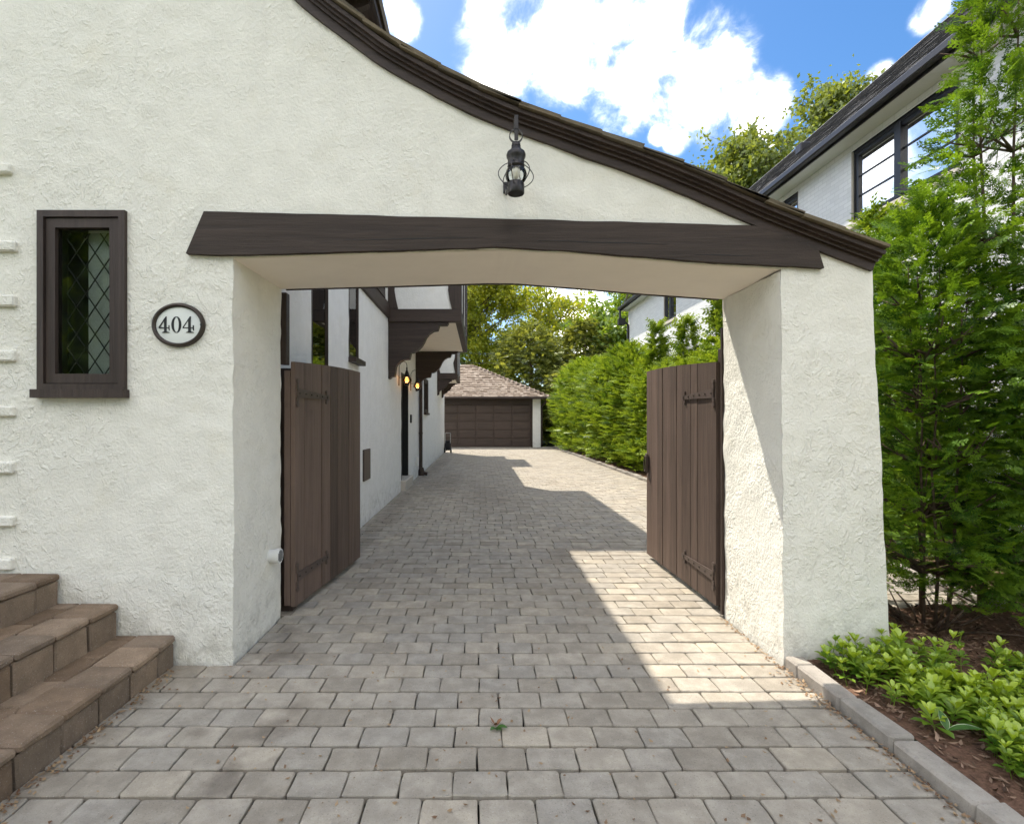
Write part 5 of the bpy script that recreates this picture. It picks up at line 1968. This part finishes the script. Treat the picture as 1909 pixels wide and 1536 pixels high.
def build_ground_cover():
    g = np.random.default_rng(7)
    r = random.Random(7)
    LV, LF = leaf_shape(1.0, 0.42, g)
    V, Fq, T = [], [], []
    spots = []
    zones = [((1.97, 2.66), (.13, .13), 34, .15), ((2.22, 2.70), (.16, .10), 24, .19), ((2.10, 2.45), (.14, .12), 30, .13), ((2.42, 2.32), (.22, .16), 40, .13), ((2.75, 2.45), (.25, .2), 36, .13),
             ((2.45, 2.05), (.2, .16), 34, .14), ((2.75, 2.0), (.3, .3), 40, .14), ((2.35, 1.75), (.12, .14), 20, .14), ((3.1, 2.2), (.3, .4), 40, .14), ((2.5, 1.4), (.25, .3), 40, .13), ((2.5, 0.7), (.3, .4), 50, .13), ((2.12, 1.95), (.13, .18), 44, .12)]
    for (c, s, n, h) in zones:
        for _ in range(int(n * 1.2)):
            x, y = r.gauss(c[0], s[0] * .8), r.gauss(c[1], s[1] * .8)
            if x < 1.84 or y > 2.79: continue
            spots.append((x, y, h * r.uniform(.5, 1.05)))
    off = 0
    for (x, y, h) in spots:
        zb = bed_z(x, y)
        lean = np.array([r.gauss(0, .25), r.gauss(0, .25), 1.0]); lean /= np.linalg.norm(lean)
        young = r.random()
        gs = r.uniform(0.65, 1.35)
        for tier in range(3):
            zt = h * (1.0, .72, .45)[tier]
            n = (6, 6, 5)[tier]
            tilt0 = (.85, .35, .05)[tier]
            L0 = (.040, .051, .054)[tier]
            for k in range(n):
                th = 2 * math.pi * (k + .5 * tier) / n + r.uniform(-.25, .25)
                ti = tilt0 + r.uniform(-.2, .2)
                L = L0 * gs * r.uniform(.7, 1.25)
                ex = np.array([math.cos(th) * math.cos(ti), math.sin(th) * math.cos(ti), math.sin(ti)])
                ey = np.array([-math.sin(th), math.cos(th), 0])
                ez = np.cross(ex, ey)
                base = np.array([x, y, zb]) + lean * zt
                P_ = base + L * (LV[:, 0:1] * ex + LV[:, 1:2] * ey + LV[:, 2:3] * ez)
                V.append(P_); Fq.append(LF + off); off += len(P_)
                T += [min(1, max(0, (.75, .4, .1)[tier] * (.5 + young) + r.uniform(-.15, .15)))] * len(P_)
        # stem
        a, b = np.array([x, y, zb - .01]), np.array([x, y, zb]) + lean * h
        w = .002
        P_ = np.array([a + (w, 0, 0), a - (w, 0, 0), b - (w, 0, 0), b + (w, 0, 0)])
        V.append(P_); Fq.append(np.array([[0, 1, 2, 3]]) + off); off += 4; T += [.2] * 4
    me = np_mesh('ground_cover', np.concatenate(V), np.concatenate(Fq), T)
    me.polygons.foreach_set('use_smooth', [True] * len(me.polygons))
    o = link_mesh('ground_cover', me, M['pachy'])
    tag(o, 'low glossy green ground cover filling the bed beside the kerb', 'ground cover', kind='stuff')


build_ground_cover()


def big_leaf(name, mats, base, direction, L, W, parent):
    d = Vector(direction).normalized()
    s = d.cross(Vector((0, 0, 1))).normalized()
    u = s.cross(d)
    n = 9
    inner, outer = MB(), MB()
    rows = []
    for i in range(n + 1):
        x = i / n
        hw = W * 0.5 * math.sin(math.pi * x ** 0.8) ** 0.9 + 0.0004
        z = 0.18 * L * math.sin(x * 1.9) - 0.06 * L * x
        c = Vector(base) + d * (L * x) + u * z
        rows.append((c, hw))
    for (c0, h0), (c1, h1) in zip(rows, rows[1:]):
        for sg in (1, -1):
            inner.add([c0, c1, c1 + s * sg * h1 * .88 + u * h1 * .25, c0 + s * sg * h0 * .88 + u * h0 * .25], [(0, 1, 2, 3)])
            outer.add([c0 + s * sg * h0 * .88 + u * h0 * .25, c1 + s * sg * h1 * .88 + u * h1 * .25, c1 + s * sg * h1 + u * h1 * .3, c0 + s * sg * h0 + u * h0 * .3], [(0, 1, 2, 3)])
    a = part('leaf_blade', inner, mats[0], parent, 'all')
    if mats[1]: part('leaf_margin', outer, mats[1], a, 'all')


hosta = thing('hosta_plant', 'small hosta with white-edged leaf among the ground cover by the kerb', 'plant', (1.93, 2.10, 0.03))
for (dx, dy, L, W, up) in ((0.11, -0.06, 0.115, 0.045, .25), (0.03, 0.1, .08, .032, .7)):
    big_leaf('leaf', (M['sprig'], M['hosta_edge']), (1.925, 2.11, 0.075), (dx, dy, up * .1), L, W, hosta)

# fallen litter on the paving --------------------------------------------------------------------
pts = []
for i in range(260):
    y = 1.55 + 1.5 * rng.random() ** 1.4
    pts.append((rng.uniform(-1.65, 1.65), y, 0.004))
for i in range(420):
    y = rng.uniform(0.9, 2.75)
    pts.append((-1.675 + abs(rng.gauss(0, 0.030)), y, 0.004 + abs(rng.gauss(0, .006))))
for i in range(420):
    y = rng.uniform(0.9, 2.82)
    pts.append((1.665 - abs(rng.gauss(0, 0.035)), y, 0.004 + abs(rng.gauss(0, .004))))
for i in range(120):
    pts.append((rng.uniform(-1.5, 3.5), rng.uniform(3.6, 12), 0.004))
for i in range(80):
    pts.append((1.66 - abs(rng.gauss(0, 0.02)), rng.uniform(2.85, 3.5), 0.004))
scatter_flakes('leaf_litter', pts, (0.010, 0.024), M['litter'], 'tan fallen petals and leaf bits strewn over the grey pavers', 'leaf litter', 0.5, 0.6, 0.25)

sp = thing('fallen_sprig', 'fallen sprig with green leaves and dry brown husk on the pavers', 'sprig', (0.075, 2.255, 0.0))
for (dx, dy, L, W) in ((0.9, -0.35, 0.055, 0.028), (0.5, -0.8, 0.04, 0.02), (-0.5, -0.7, 0.045, 0.022), (0.1, -1, 0.035, 0.018)):
    big_leaf('leaf', (M['sprig'], M['sprig']), (0.070, 2.245, 0.006), (dx, dy, 0.08), L, W, sp)
hk = MB()
for i in range(9):
    a = rng.uniform(0, 6.28)
    b_ = Vector((0.068, 2.262, 0.006))
    e_ = b_ + Vector((math.cos(a) * .03, math.sin(a) * .03 + .012, rng.uniform(.005, .03)))
    s_ = Vector((-math.sin(a), math.cos(a), .4)) * .008
    hk.add([b_, b_.lerp(e_, .5) + s_, e_, b_.lerp(e_, .5) - s_], [(0, 1, 2, 3)])
part('husk', hk, M['dry'], sp)
